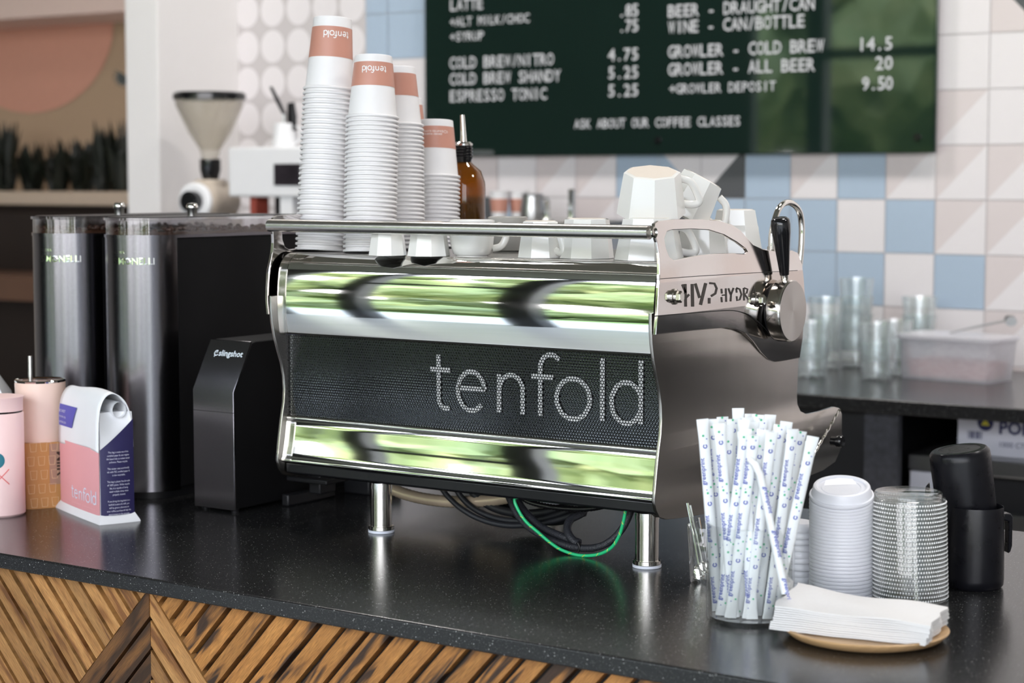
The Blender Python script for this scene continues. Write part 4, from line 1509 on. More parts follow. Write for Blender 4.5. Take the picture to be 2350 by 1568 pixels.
# clear cold-cup lids: beaded skirts
cl0 = at_z(2088, 1372)
cp = lid_proto('clear_cup_cover', .0475, .016, 'clearlid', 'clear')
bd = MB()
NB = 84
for k in range(NB):
    a = 2 * PI * k / NB
    rr, zc_ = .0469, .0046
    n_ = Vector((math.cos(a), math.sin(a), 0))
    tt_ = Vector((-math.sin(a), math.cos(a), 0))
    w_, h_, d_ = .0012, .0015, .0013
    c = n_ * rr + Vector((0, 0, zc_))
    vs = [c + tt_ * w_ * math.cos(q * PI / 3) + Vector((0, 0, h_ * math.sin(q * PI / 3))) for q in range(6)] + [c + n_ * d_ * .8 + tt_ * w_ * .5 * math.cos(q * PI / 3) + Vector((0, 0, h_ * .5 * math.sin(q * PI / 3))) for q in range(6)] + [c + n_ * d_]
    bd.add(vs, [(q, (q + 1) % 6, 6 + (q + 1) % 6, 6 + q) for q in range(6)] + [(6 + q, 6 + (q + 1) % 6, 12) for q in range(6)])
build('beaded_skirt', bd, principled('clear_beads', (.88, .88, .87, 1), .12, noise=.05, coat=.6), cp, angle=1.2)
NC = 24
for i in range(NC):
    loc = (cl0.x - .0002 * i, cl0.y, TOP + i * .0052)
    lab = ('topmost' if i == NC - 1 else ORD[NC - 1 - i]) + ' clear plastic lid in the beaded stack beside the black pitchers'
    rot = (0, 0, (i % 2) * PI / NB)
    if i == 0:
        cp.location = loc
        tag(cp, lab, 'lid', 'clear cold cup lids in the beaded stack')
        o = cp
    else:
        o = dup(cp, loc, rot, lab, 'clear cold cup lids in the beaded stack')

# black pitchers
pc = at_z(2234, 1345) + Vector((.0, .0, 0))
def pitcher(name, label, T_, base, H, r):
    t = thing(name, label, 'pitcher', tuple(base))
    body = [(0, 0), (r * .90, 0), (r * .985, .004), (r, .012), (r * .985, H * .5), (r * .95, H - .002), (r * .94, H), (r * .92, H - .001), (r * .95, H * .5), (r * .96, .012), (0, .008)]
    build('pitcher_body', MB().lathe(body, 48).xf(T_), M['blackpit'], t, angle=.7)
    build('base_ring', MB().lathe([(r * .70, .0012), (r * .70, -.0004), (r * .86, -.0004), (r * .90, .0012)], 48).xf(T_), M['blackgloss'], t)
    a = math.atan2(_r.y, _r.x) + .15
    d_ = Vector((math.cos(a), math.sin(a), 0))
    tt_ = Vector((-math.sin(a), math.cos(a), 0))
    P = [(r * .92, H * .90), (r + .0075, H * .90), (r + .0105, H * .86), (r + .0105, H * .50), (r + .0085, H * .43), (r + .0055, H * .40), (r + .0055, H * .80), (r * .92, H * .82)]
    rings = [[d_ * p + Vector((0, 0, z)) + tt_ * s for p, z in P] for s in (-.008, .008)]
    build('handle', MB().loft(rings).xf(T_), M['blackpit'], t, bevel=.0018)
    return t
PH = at_y(2234, 1160, pc.y).z - TOP
pitcher('milk_pitcher', 'black upright plastic pitcher with a flat handle standing at the right end', Matrix.Translation(pc), pc, PH, .0385)
PHROT = .6
up_c = at_y(2202, 1038, pc.y)
lo_c = at_y(2224, 1180, pc.y)
ax_ = ((up_c - lo_c).normalized() - _fw * .13).normalized()
q = Vector((0, 0, -1)).rotation_difference(ax_).to_matrix().to_4x4()
T_ = Matrix.Translation(up_c + ax_ * .004) @ q @ Matrix.Rotation(PHROT, 4, 'Z')
pitcher('milk_pitcher', 'black plastic pitcher turned upside down and tilted inside the upright one', T_, up_c, .105, .0395)

# napkins on a round wooden plate
pl_ = at_z(1986, 1462)
pt = thing('wooden_plate', 'round pale wooden plate under the white napkins', 'plate', tuple(pl_))
PR = .0955
build('plate_body', MB().lathe([(0, 0), (PR * .80, 0), (PR * .92, .0035), (PR * .99, .0095), (PR, .0115), (PR * .985, .0128), (PR * .93, .0122), (PR * .86, .0098), (0, .0094)], 72, tuple(pl_)), M['plywood'], pt, angle=.7)
nc = at_z(1976, 1424, TOP + .02)
na = YAW - .42
nx_, ny_ = Vector((math.cos(na), math.sin(na), 0)), Vector((-math.sin(na), math.cos(na), 0))
def napkin(i, n):
    """Folded napkin sagging over the plate rim; layers follow each other."""
    th_ = .00245
    z0 = TOP + .0105 + i * th_
    hx, hy = .0900 + random.uniform(-.0006, .0006), .0530 + random.uniform(-.0006, .0006)
    ox, oy = random.uniform(-.0006, .0006) - (.0025 if i < 4 else 0), random.uniform(-.0006, .0006)
    NX, NY = 22, 14
    top_, bot_ = [], []
    for b in range(NY + 1):
        for a in range(NX + 1):
            u, v = a / NX * 2 - 1, b / NY * 2 - 1
            edge = max(abs(u), abs(v))
            rag = .0016 * math.sin(7 * v + .25 * i) * (abs(u) ** 6) + .0008 * math.sin(9 * u + .3 * i) * (abs(v) ** 6)
            x, y = u * hx + ox + rag, v * hy + oy + rag
            z = z0 + .011 * max(0, -u - .1) ** 1.6 * (.6 + .4 * v) - .0035 * max(0, u) ** 2 * (i / n) + .0010 * math.sin(5 * u + 3 * v + .2 * i) * (i / n)
            rnd = th_ * .16 * (edge ** 8)
            p = nc + nx_ * x + ny_ * y
            top_.append((p.x, p.y, z + th_ * .98 - rnd))
            bot_.append((p.x, p.y, z + rnd * .5))
    mb = MB()
    W_ = NX + 1
    o_ = len(top_)
    fs = []
    for b in range(NY):
        for a in range(NX):
            k = b * W_ + a
            fs.append((k, k + 1, k + 1 + W_, k + W_))
            fs.append((o_ + k, o_ + k + W_, o_ + k + 1 + W_, o_ + k + 1))
    rim_ = [a for a in range(W_)] + [b * W_ + NX for b in range(1, NY + 1)] + [NY * W_ + a for a in range(NX - 1, -1, -1)] + [b * W_ for b in range(NY - 1, 0, -1)]
    for a, b in zip(rim_, rim_[1:] + rim_[:1]):
        fs.append((a, o_ + a, o_ + b, b))
    mb.add(top_ + bot_, fs)
    o = build('paper_napkin', mb, M['napkin'], None, angle=1.2)
    tag(o, ('topmost' if i == n - 1 else ORD[n - 1 - i]) + ' white folded napkin of the pile on the wooden plate', 'napkin', 'white napkins piled on the wooden plate')
for i in range(11):
    napkin(i, 11)

# ================================================================== LEFT END OF THE COUNTER
def grinder_at(gx, gy, label):
    GR, D, H0 = .0693, .335, .432
    t = thing('coffee_grinder', label, 'coffee grinder', (gx, gy, TOP))
    def plan(r, back, n=28):
        return [(gx + r * math.cos(a), gy + r * math.sin(a)) for a in [PI + PI * k / n for k in range(n + 1)]] + [(gx + r, gy + back), (gx - r, gy + back)]
    z0 = TOP
    build('housing', MB().extrude_z([(gx + GR - .0005, gy), (gx + GR - .0005, gy + D), (gx - GR + .0005, gy + D), (gx - GR + .0005, gy)], z0 + .015, z0 + H0), M['sidedark'], t, bevel=.003)
    fr = [(gx + GR * math.cos(a), gy + GR * math.sin(a)) for a in [PI + PI * k / 36 for k in range(37)]]
    build('front_shell', MB().extrude_z(fr, z0 + .012, z0 + H0), M['grinder'], t, angle=.5)
    build('foot_plate', MB().extrude_z(plan(GR - .008, D - .02), z0, z0 + .0152), M['black'], t)
    build('hopper_rim', MB().extrude_z(plan(GR + .0012, D), z0 + H0, z0 + H0 + .005), M['grinder'], t, angle=.5)
    pw = plan(GR - .001, D - .002)
    pi_ = plan(GR - .0045, D - .006)
    hop = MB()
    n_ = len(pw)
    zz = (z0 + H0 + .005, z0 + H0 + .0285)
    vs = [(x, y, z) for z in zz for x, y in pw] + [(x, y, z) for z in zz for x, y in pi_]
    fs = []
    for k in range(n_):
        k2 = (k + 1) % n_
        fs += [(k, k2, n_ + k2, n_ + k), (2 * n_ + k2, 2 * n_ + k, 3 * n_ + k, 3 * n_ + k2), (n_ + k, n_ + k2, 3 * n_ + k2, 3 * n_ + k)]
    hop.add(vs, fs)
    hw = build('hopper_wall', hop, M['acrylic'], t, angle=.5)
    bs = MB()
    pb_ = plan(GR - .006, D - .01)
    bs.extrude_z(pb_, z0 + H0 + .003, z0 + H0 + .010)
    rg2 = random.Random(5)
    for k in range(150):
        a = rg2.uniform(PI, 2 * PI)
        if k % 3 == 0:
            cx_, cy_ = gx + (GR - .011) * math.cos(a), gy + (GR - .011) * math.sin(a)
        elif k % 3 == 1:
            cx_, cy_ = gx + GR - .011, gy + rg2.uniform(0, D - .03)
        else:
            cx_, cy_ = gx + rg2.uniform(-.05, .05), gy + rg2.uniform(-.03, D - .03)
        b3 = bmesh.new()
        bmesh.ops.create_icosphere(b3, subdivisions=1, radius=1)
        s_ = (rg2.uniform(.0045, .006), rg2.uniform(.0035, .005), .0035)
        zb = z0 + H0 + .010 + rg2.uniform(0, .006)
        bs.add([(cx_ + v.co.x * s_[0], cy_ + v.co.y * s_[1], zb + v.co.z * s_[2]) for v in b3.verts], [tuple(v.index for v in f.verts) for f in b3.faces])
        b3.free()
    bo = build('coffee_beans', bs, M['bean'], t, angle=1.2, fix=False)
    bo['kind'] = 'stuff'
    lid_ = build('hopper_lid', MB().extrude_z(plan(GR + .002, D), zz[1], zz[1] + .0045), M['acrylic'], t, angle=.5)
    build('lid_sheet', MB().extrude_z(plan(GR - .006, D - .01), zz[1] + .0046, zz[1] + .0056), M['black'], lid_)
    kk = MB().lathe([(0, 0), (.0085, 0), (.0085, .009), (.0105, .012), (.0105, .017), (.008, .021), (0, .022)], 24, (gx + .004, gy + .105, zz[1] + .0056))
    build('lid_knob', kk, M['chrome'], lid_, angle=.6)
    fa = face_ang(gx, gy)
    lo_ = text2d('SIMONELLI', 1.0, bold=.012)
    wd_ = max(v.x for v in lo_.v)
    lo_ = on_cyl(lo_, (gx, gy), GR, fa - .36, z0 + .389, .074 / wd_, .0005)
    l2 = text2d('NUOVA', 1.0)
    w2_ = max(v.x for v in l2.v)
    l2 = on_cyl(l2, (gx, gy), GR, fa - .36 - .36, z0 + .4065, .024 / w2_, .0005)
    build('lettering', lo_.join(l2), M['chrome'], t, smooth=False, fix=False)
    return t
G1X, G1Y = -2.3118, 2.306
g1 = grinder_at(G1X, G1Y, 'tall black coffee grinder nearest the espresso machine, beans visible under its clear lid')
g2_ = grinder_at(-2.4875, G1Y, 'tall black coffee grinder furthest from the espresso machine, beside the pink bottle')
# doser with sloping face
sx0, sx1, sy = -2.143, -2.056, 2.236
b1, b2, b3 = at_x(543, 900, sx1), at_x(577, 787, sx1), at_x(640, 770, sx1)
ds = thing('doser_box', 'slim black box with a sloping lettered upper face, between grinders and espresso machine', 'dosing machine', ((sx0 + sx1) / 2, sy, TOP))
pf_ = [(sy, TOP + .006), (sy, b1.z), (b2.y, b2.z), (b2.y + .010, b2.z + .002), (2.58, b2.z + .002), (2.58, TOP + .006)]
build('side_body', MB().extrude_x([(y + .001, z) for y, z in pf_], sx0 + .001, sx1 - .0005, True), M['sidedark'], ds, bevel=.002)
fp = [(sy - .0016, TOP + .004), (sy - .0016, b1.z), (b2.y - .0012, b2.z + .002), (b2.y + .003, b2.z + .002), (sy + .002, b1.z), (sy + .002, TOP + .004)]
build('front_plate', MB().extrude_x(fp, sx0, sx1, True), M['grinder'], ds, bevel=.0008)
build('plate_seam', MB().box(sx0 - .0002, sx1 + .0002, sy - .0019, sy, at_x(540, 948, sx1).z - .0006, at_x(540, 948, sx1).z + .0002), M['black'], ds)
for x, y in ((sx0 + .012, sy + .012), (sx1 - .010, sy + .010), (sx0 + .012, 2.55), (sx1 - .010, 2.55)):
    build('foot', MB().lathe([(0, TOP), (.006, TOP), (.007, TOP + .007), (0, TOP + .007)], 16, (x, y, 0)), M['black'], ds)
sd = Vector((0, b2.y - sy, b2.z - b1.z)).normalized()
sn_ = Vector((0, -sd.z, sd.y))
cpt = Vector((sx0, sy - .0016, b1.z)).lerp(Vector((sx0, b2.y - .0012, b2.z)), .70)
tt = on_plane(text2d('slingshot', .0145, bold=.014), cpt + Vector((.0285, 0, 0)), (1, 0, 0), sd, sn_, 1, .0008)
ic = ribbon(arc(0, 0, .0042, .0042, 60, 330, 18), .0016).join(ribbon([(-.001, 0), (0, .0026), (.0022, .0008)], .0012)).join(ribbon([(-.002, -.004), (-.0028, -.0068)], .0014))
tt.join(on_plane(ic, cpt + Vector((.0235, 0, 0)) + sd * .0045, (1, 0, 0), sd, sn_, 1, .0008))
build('lettering', tt, principled('pale_print', (.72, .80, .86, 1), .5), ds, smooth=False, fix=False)
# portafilter fork and base seen past the left foot of the machine
fk = thing('portafilter_fork', 'black forked base low on the worktop left of the front machine leg', 'grinder base', tuple(at_z(706, 1150)))
a, b = at_z(668, 1170), at_z(748, 1140)
build('fork_base', MB().box(a.x - .02, b.x + .0, 2.33, 2.45, TOP, TOP + .020), M['black'], fk, bevel=.003)
build('fork_post', MB().box(-2.01, -1.985, 2.36, 2.40, TOP + .019, TOP + .055), M['black'], fk, bevel=.003)
build('fork_shelf', MB().box(-2.04, -1.955, 2.34, 2.42, TOP + .040, TOP + .048), M['black'], fk, bevel=.002)
bx_ = thing('black_box', 'small black box on the worktop behind the front left machine leg', 'box', tuple(at_z(820, 1130)))
p_ = at_z(815, 1134)
build('box_body', MB().box(p_.x - .025, p_.x + .03, p_.y, p_.y + .09, TOP, TOP + .032), M['rubber'], bx_, bevel=.003)
build('box_lid', MB().box(p_.x - .028, p_.x + .033, p_.y - .003, p_.y + .093, TOP + .0325, TOP + .038), M['black'], bx_, bevel=.002)

# coffee bag
bcn, bL, bR = at_z(231, 1203), at_z(140, 1166), at_z(310, 1195)
ex = (bL - bcn)
ey = (bR - bcn)
bw, bdp = .130, .066
ex = ex.normalized()
ey = Vector((-ex.y, ex.x, 0)) * -1
if ey.dot(bR - bcn) < 0:
    ey = -ey
bw = (bL - bcn).length
bdp = min(.085, (bR - bcn).dot(ey))
bag = thing('coffee_bag', 'standing coffee bag with pink front, navy side and rolled white top', 'coffee bag', tuple(bcn))
fn = -ey                     # outward normal of the front
sn2 = -ex                    # outward normal of the right side
BH = at_y(231, 1030, bcn.y).z - TOP
def bagp(u, v, z):           # u 0..1 from the near corner along the front, v 0..1 backwards
    return bcn + ex * (u * bw) + ey * (v * bdp) + Vector((0, 0, z))
z_b = .012
z_side = at_y(232, 1035, bcn.y).z - TOP
zt_ = at_y(190, 902, bcn.y).z - TOP
# closed pouch: rings from the foot to the rolled top
rings = []
NP = 40
def ring(z, du, dv, bul, pinch=0.0):
    out = []
    for k in range(NP):
        t_ = k / NP * 4
        s_, f_ = int(t_), t_ - int(t_)
        if s_ == 0: u, v = f_, 0
        elif s_ == 1: u, v = 1, f_
        elif s_ == 2: u, v = 1 - f_, 1
        else: u, v = 0, 1 - f_
        w_ = 4 * f_ * (1 - f_)
        U_, V_ = u, v
        if s_ == 0: V_ -= bul * w_
        if s_ == 2: V_ += bul * w_
        if s_ in (1, 3):
            U_ += (bul * .4 * w_ - pinch * w_) * (1 if s_ == 1 else -1)
        U_ = .5 + (U_ - .5) * du
        V_ = .5 + (V_ - .5) * dv
        out.append(bagp(U_, V_, z))
    return out
for z, du, dv, bul, pn in ((.0015, 1.0, 1.0, .0, 0), (.012, .985, .98, .02, 0), (.05, .98, .97, .045, 0), (z_side * .7, .98, .96, .05, 0), (z_side, .98, .94, .05, .01), (z_side + .02, .985, .93, .04, .03), (zt_ - .045, .99, .95, .02, .05), (zt_ - .030, .99, .92, .01, .07)):
    rings.append(ring(z, du, dv, bul, pn))
build('pouch', MB().loft(rings), M['bagwhite'], bag, angle=1.0)
# rolled-over top: sheet from the front, over an arch, and down the back
sh = []
for u in [i / 12 for i in range(13)]:
    U_ = .5 + (u - .5) * 1.0
    prof_ = [(-.035, z_side - .004), (-.03, zt_ - .075), (-.015, zt_ - .045), (.04, zt_ - .022), (.18, zt_ - .006), (.38, zt_), (.60, zt_ - .004), (.80, zt_ - .016), (.93, zt_ - .036), (.98, zt_ - .060), (1.0, zt_ - .085)]
    sh.append([bagp(U_, a_, b_ + .003 * math.sin(u * 5)) for a_, b_ in [(p.x, p.y) for p in spline([Vector((c_, d_, 0)) for c_, d_ in prof_], 4)]])
tw_ = []
for r_ in sh:
    tw_.append(r_)
fold = build('rolled_top', MB().loft(tw_, closed=False, caps=False), M['bagwhite'], bag, angle=1.2, fix=False)
md = fold.modifiers.new('paper', 'SOLIDIFY')
md.thickness = .0012
cu_ = MB()
rp_ = [bagp(u, .62 + .17 * math.cos(a), zt_ - .030 + .012 * math.sin(a)) for u in (0,) for a in [0]]
cr = []
for u in (.0, .5, 1.0):
    cr.append([bagp(u, .60 + .20 * math.cos(a), zt_ - .0265 + .0125 * math.sin(a)) for a in [2 * PI * k / 16 for k in range(16)]])
build('inner_roll', MB().loft(cr, caps=False), M['bagwhite'], bag, angle=1.2)
# flared foot seal
ft1 = [ring(.0, 1.11, 1.20, .02), ring(.003, 1.10, 1.18, .02), ring(.0135, 1.0, 1.0, .02)]
build('foot_seal', MB().loft(ft1, caps=False), M['bagwhite'], bag, angle=.7)
# printed panels wrap the faces
def face_grid(f, n=10, m=8):
    g = [[f(i / n, j / m) for i in range(n + 1)] for j in range(m + 1)]
    return MB().loft(g, closed=False, caps=False)
def frontp(u, h, off=.0014):
    bul = .05 * 4 * u * (1 - u)
    zz_ = z_b + h * (z_side - z_b)
    k_ = .98 + .0 * h
    return bagp(.5 + (u - .5) * .985, .5 + (-.5 - bul) * .965, zz_) + fn * off
pn = build('pink_panel', face_grid(lambda u, h: frontp(u, h)), M['pink'], bag, angle=1.2)
def sidep(v, h, off=.0015):
    zt2 = z_side + (at_y(322, 962, bR.y).z - TOP - z_side) * v
    zz_ = z_b + h * (zt2 - z_b)
    bul = .062 * 4 * v * (1 - v)
    return bagp(.5 - .5 * .985 - bul * .4, .5 + (v - .5) * .98, zz_) + sn2 * off
nv = build('navy_panel', face_grid(lambda v, h: sidep(v, h)), M['navy'], bag, angle=1.2)
def wrap(mb, f, w, h):       # flat lettering -> panel coordinates
    out = []
    for v in mb.v:
        out.append(f(v.x / w, v.y / h))
    mb.v = out
    return mb
tw2 = tenfold2d(.17)
x0 = min(v.x for v in tw2.v)
x1 = max(v.x for v in tw2.v)
tw2.v = [Vector((.30 - (v.x - x0) / (x1 - x0) * .0, v.y, 0)) if False else v for v in tw2.v]
HH = z_side - z_b
tw2.v = [frontp(.665 - (v.x - x0) / (x1 - x0) * .60, .155 + v.y * .128, .0020) for v in tw2.v]
build('lettering', tw2, M['softprint'], pn, smooth=False, fix=False)
sub = text2d('COFFEE COMPANY', 1.0)
sx1_ = max(v.x for v in sub.v)
sub.v = [frontp(.64 - v.x / sx1_ * .55, .065 + v.y * .028, .0020) for v in sub.v]
build('small_lettering', sub, principled('pale_pink_print', lin(240, 190, 192), .5), pn, smooth=False, fix=False)
LN = ['This bag is made out of the', 'certified paper & uses vegeta-', 'ble based inks to reduce water', 'pollution. Please recycle.', '', 'This sticker uses eco-friendly', 'ink with FSC certified paper &', 'is also recyclable.', '',
      'This bag is plastic free & made', 'of 100% plants. While recycla-', 'ble, it is capable of being', 'used multiple times when', 'properly cleaned.', '', 'If you bring this bag back to a', 'tenfold location & refill, you', 'will be given a discount on', 'your coffee purchase & help the', 'environment in the process.']
tx3 = MB()
for i, s_ in enumerate(LN):
    if not s_:
        continue
    g = text2d(s_, 1.0, 'CENTER')
    for v in g.v:
        vv = .52 + v.x * .0058 * 10 / 1.0 * .95
        zz_ = .148 - i * .0069 + v.y * .0056
        zz_ = zz_ * (z_side / .155)
        v2 = sidep(min(max(vv, .02), .98), 0, .0021)
        v.x, v.y, v.z = v2.x, v2.y, TOP + zz_
    tx3.join(g)
build('side_text', tx3, M['softprint'], nv, smooth=False, fix=False)
stk = MB()
zs1, zs2 = zt_ - .030, zt_ - .064
pts_ = [(.985, zs1), (.55, zs1 - .002), (.66, zs2), (.985, zs2 + .002)]
def stp(u, z, off):
    v_ = -.03 + max(0, (z - (zt_ - .045)) / .02) * .05
    return bagp(u, v_, z) + fn * off
g = []
for j in range(7):
    k_ = j / 6
    z = zs1 + (zs2 - zs1) * k_
    u0, u1 = .985, .55 + (.66 - .55) * k_
    g.append([stp((u0 + (u1 - u0) * i / 6) - .03, z, .0016) for i in range(7)])
stc = build('violet_sticker', MB().loft(g, closed=False, caps=False), M['purple'], bag, angle=1.2)
tk = MB()
for i, (s_, sz) in enumerate((('BE SWEET', .0062), ('ETHIOPIA GUJI', .0045), ('NATURAL 2020', .0045))):
    gg = text2d(s_, sz)
    gg.v = [stp(.94 - v.x / bw, zs1 - .0125 - i * .0085 + v.y, .0024) for v in gg.v]
    tk.join(gg)
build('sticker_text', tk, M['softprint'], stc, smooth=False, fix=False)

# pink bottle at the frame edge
bo_ = at_z(2, 1180)
pb2 = thing('pink_bottle', 'pale pink insulated bottle cut by the left edge of the picture', 'bottle', tuple(bo_))
bh = at_y(2, 946, bo_.y).z - TOP
bt2 = at_y(2, 910, bo_.y).z - TOP
RB = .0385
build('bottle_body', MB().lathe([(0, 0), (RB - .003, 0), (RB, .003), (RB, bh - .002), (RB - .001, bh), (0, bh)], 48, tuple(bo_)), M['bottlepink'], pb2, angle=.6)
build('seal_ring', MB().lathe([(RB - .002, bh), (RB - .0012, bh + .0028), (0, bh + .0028)], 48, tuple(bo_)), M['blackgloss'], pb2)
build('bottle_lid', MB().lathe([(0, bh + .0028), (RB - .0008, bh + .0028), (RB - .0005, bt2 - .004), (RB + .001, bt2), (RB - .006, bt2 + .001), (0, bt2 - .002)], 48, tuple(bo_)), M['bottlepink'], pb2, angle=.6)
zz_ = at_y(0, 1050, bo_.y).z
dk = MB().lathe([(0, 0), (.003, 0), (.006, 0), (.009, 0), (.0125, 0)], 32)
dk.v = [Vector((v.x, v.y, 0)) for v in dk.v]
lgo = on_cyl(dk, (bo_.x, bo_.y), RB, face_ang(bo_.x, bo_.y, -.12), zz_, 1, .0005)
build('round_logo', lgo, M['teal'], pb2, smooth=False, fix=False)
cx2 = ribbon([(-.012 + .002 * i, .012 - .002 * i) for i in range(13)], .0016).join(ribbon([(-.012 + .002 * i, -.012 + .002 * i) for i in range(13)], .0016))
build('crossed_lines', on_cyl(cx2, (bo_.x, bo_.y), RB, face_ang(bo_.x, bo_.y, .06), zz_ - .026, 1, .0006), M['coral'], pb2, smooth=False, fix=False)
# tumbler in a kraft sleeve
tc_ = at_z(98, 1158)
tb2 = thing('straw_tumbler', 'blush insulated tumbler with clear lid and steel straw in a printed kraft sleeve', 'tumbler', tuple(tc_))
zk, zt2 = at_y(98, 1010, tc_.y).z - TOP, at_y(98, 876, tc_.y).z - TOP
TR = .0405
build('tumbler_body', MB().lathe([(0, .002), (TR - .010, .002), (TR - .008, .01), (TR - .003, zk), (TR, zt2 - .003), (TR - .0005, zt2), (TR - .003, zt2)], 48, tuple(tc_)), M['tumblerpink'], tb2, angle=.6)
build('steel_lip', MB().lathe([(TR - .0005, zt2), (TR + .0004, zt2 + .0025), (TR - .001, zt2 + .004), (TR - .004, zt2 + .003)], 48, tuple(tc_)), M['chrome'], tb2)
build('clear_cover', MB().lathe([(TR - .004, zt2 + .0025), (TR - .008, zt2 + .001), (.012, zt2 + .001), (.011, zt2 + .004), (0, zt2 + .004)], 40, tuple(tc_)), M['acrylic'], tb2)
sa = at_y(70, 870, tc_.y - .012)
sb = at_y(69, 817, tc_.y - .012)
build('steel_straw', MB().tube([sa - Vector((0, 0, .03)), sa, sb], .0036, 12), M['steel'], tb2)
a0 = YAW + .5
sq = []
for z, k_ in ((.0, 1.0), (zk, 1.02)):
    rg_ = []
    for i in range(32):
        t_ = i / 32 * 2 * PI
        c_, s_ = math.cos(t_), math.sin(t_)
        r_ = .0385 / (abs(c_) ** 7 + abs(s_) ** 7) ** (1 / 7) * k_
        x_, y_ = r_ * c_, r_ * s_
        rg_.append(tc_ + Vector((x_ * math.cos(a0) - y_ * math.sin(a0), x_ * math.sin(a0) + y_ * math.cos(a0), z)))
    sq.append(rg_)
ks = build('kraft_sleeve', MB().loft(sq, caps=True), M['kraft'], tb2, angle=.5)
fd = Vector((math.sin(a0), -math.cos(a0), 0))
fx_ = Vector((math.cos(a0), math.sin(a0), 0))
pr2 = MB()
for r_ in range(5):
    for c_ in range(3):
        cx_, cz_ = -.024 + c_ * .017 - (.004 if r_ % 2 else 0), .010 + r_ * .0225
        P = [(cx_ - .004, cz_ - .007), (cx_ + .0045, cz_ - .007), (cx_ + .0055, cz_ + .007), (cx_ - .0055, cz_ + .007), (cx_ - .004, cz_ - .007)]
        pr2.join(on_plane(ribbon(P, .0010), tc_ + fd * .0393, fx_, (0, 0, 1), fd, 1, .0006))
build('outline_pattern', pr2, M['kraftprint'], ks, smooth=False, fix=False)
lb = MB().box(0, 1, 0, 1, 0, 1)
lb.v = [tc_ + fd * (.0392 + .0006 * v.z) + fx_ * (.002 + .030 * v.x) + Vector((0, 0, .038 + .066 * v.y)) for v in lb.v]
lbo = build('paper_label', lb, M['kraftlabel'], ks, smooth=False)
lt2 = text2d('MiiR', .022, bold=.02)
build('label_lettering', on_plane(lt2, tc_ + fd * .0402 + fx_ * .014 + Vector((0, 0, .092)), (0, 0, -1), fx_, fd, 1, .0004), M['darkbrown'], lbo, smooth=False, fix=False)
gb = at_z(-60, 1150)
wbag = thing('white_bag', 'pale bag sloping into view behind the pink bottle at the left edge', 'bag', tuple(at_z(-40, 1130)))
w0 = at_z(-40, 1130)
wr = []
for z, k_ in ((0, 1), (.12, 1.0), (.170, .82), (.205, .45), (.212, .40)):
    wr.append([w0 + _r * (sx2 * .055 * k_) + _fw * (sy2 * .035 * max(.25, k_)) + Vector((0, 0, z)) for sx2, sy2 in ((-1, -1), (0, -1.1), (1, -1), (1.05, 0), (1, 1), (0, 1.1), (-1, 1), (-1.05, 0))])
build('bag_body', MB().loft(wr), M['bagwhite'], wbag, angle=.7)

# ================================================================== BACK BAR
BC0, BC1 = 4.245, YB          # front edge and wall line of the back counter
BT = 1.005
bct = MB().box(-4.60, 4.6, BC0, BC1 - .004, BT - .034, BT)
tag(build('back_worktop', bct, M['stone'], bevel=.003), 'dark stone back worktop under the tiled wall, holding the glass tumblers', 'worktop')
bcab = thing('back_cabinet', 'dark back cabinet with an open bay below the back worktop', 'cabinet', (-1.5, 4.6, 0))
fz = BC0 + .04
def bay(x0, x1):
    return None
q1, q2, q3 = at_y(1985, 1000, fz).x, at_y(2062, 1000, fz).x, at_y(2205, 1000, fz).x
build('carcass', MB().box(-4.55, q1, fz, 5.06, 0, BT - .036).box(2.2, 4.5, fz, 5.06, 0, BT - .036).box(q1, 2.2, 5.0, 5.06, 0, BT - .036), M['darkcab'], bcab)
build('grey_panel', MB().box(q1, q2, fz - .004, fz + .02, .1, BT - .036), principled('mottled_grey_panel', (.045, .046, .055, 1), .6, noise=.7, nscale=60), bcab)
build('bay_floor', MB().box(q1, 2.2, fz, 5.0, .10, .13), M['darkcab'], bcab)
# refrigerated steel unit with a carton on it, inside the bay
s1_ = at_y(2082, 1040, fz + .05)
s2_ = at_y(2082, 1078, fz + .05)
un = thing('steel_undercounter_unit', 'grey steel unit with a worn top edge standing in the bay under the back worktop', 'steel unit', (s1_.x + .4, fz + .3, .13))
build('unit_top', MB().box(s1_.x, s1_.x + 1.3, fz + .05, 4.96, s2_.z, s1_.z), M['brushedmetal'], un, bevel=.004)
build('unit_door', MB().box(s1_.x + .02, s1_.x + 1.28, fz + .07, 4.9, .14, s2_.z - .09), M['brushedmetal'], un, bevel=.004)
build('unit_gap', MB().box(s1_.x + .03, s1_.x + 1.27, fz + .09, 4.88, s2_.z - .09, s2_.z), M['darkcab'], un)
hw_ = at_y(2100, 1110, fz + .05)
build('white_bracket', MB().box(hw_.x - .012, hw_.x + .065, fz + .048, fz + .068, hw_.z - .03, s2_.z - .002), M['carton'], un)
c1_, c2_ = at_y(2198, 955, fz + .10), at_y(2198, 1034, fz + .10)
ct = thing('white_carton', 'white printed cardboard carton on the steel unit below the back worktop', 'carton', (c1_.x + .2, fz + .2, s1_.z))
build('carton_body', MB().box(c1_.x, c1_.x + .42, fz + .10, fz + .40, s1_.z + .001, BT - .045), M['carton'], ct, bevel=.002)
cz = (s1_.z + BT - .045) / 2
build('carton_lettering', on_plane(text2d('POP-UP', .042, bold=.03), (at_y(2292, 1000, fz + .10).x, fz + .099, cz + .012), (1, 0, 0), (0, 0, 1), (0, -1, 0), 1, .0005), M['cartonblue'], ct, smooth=False, fix=False)
build('carton_small_lettering', on_plane(text2d('1000 CT', .018), (at_y(2292, 1000, fz + .10).x, fz + .099, cz - .020), (1, 0, 0), (0, 0, 1), (0, -1, 0), 1, .0005), M['cartonblue'], ct, smooth=False, fix=False)
lgm = MB().lathe([(0, 0), (.020, 0)], 28)
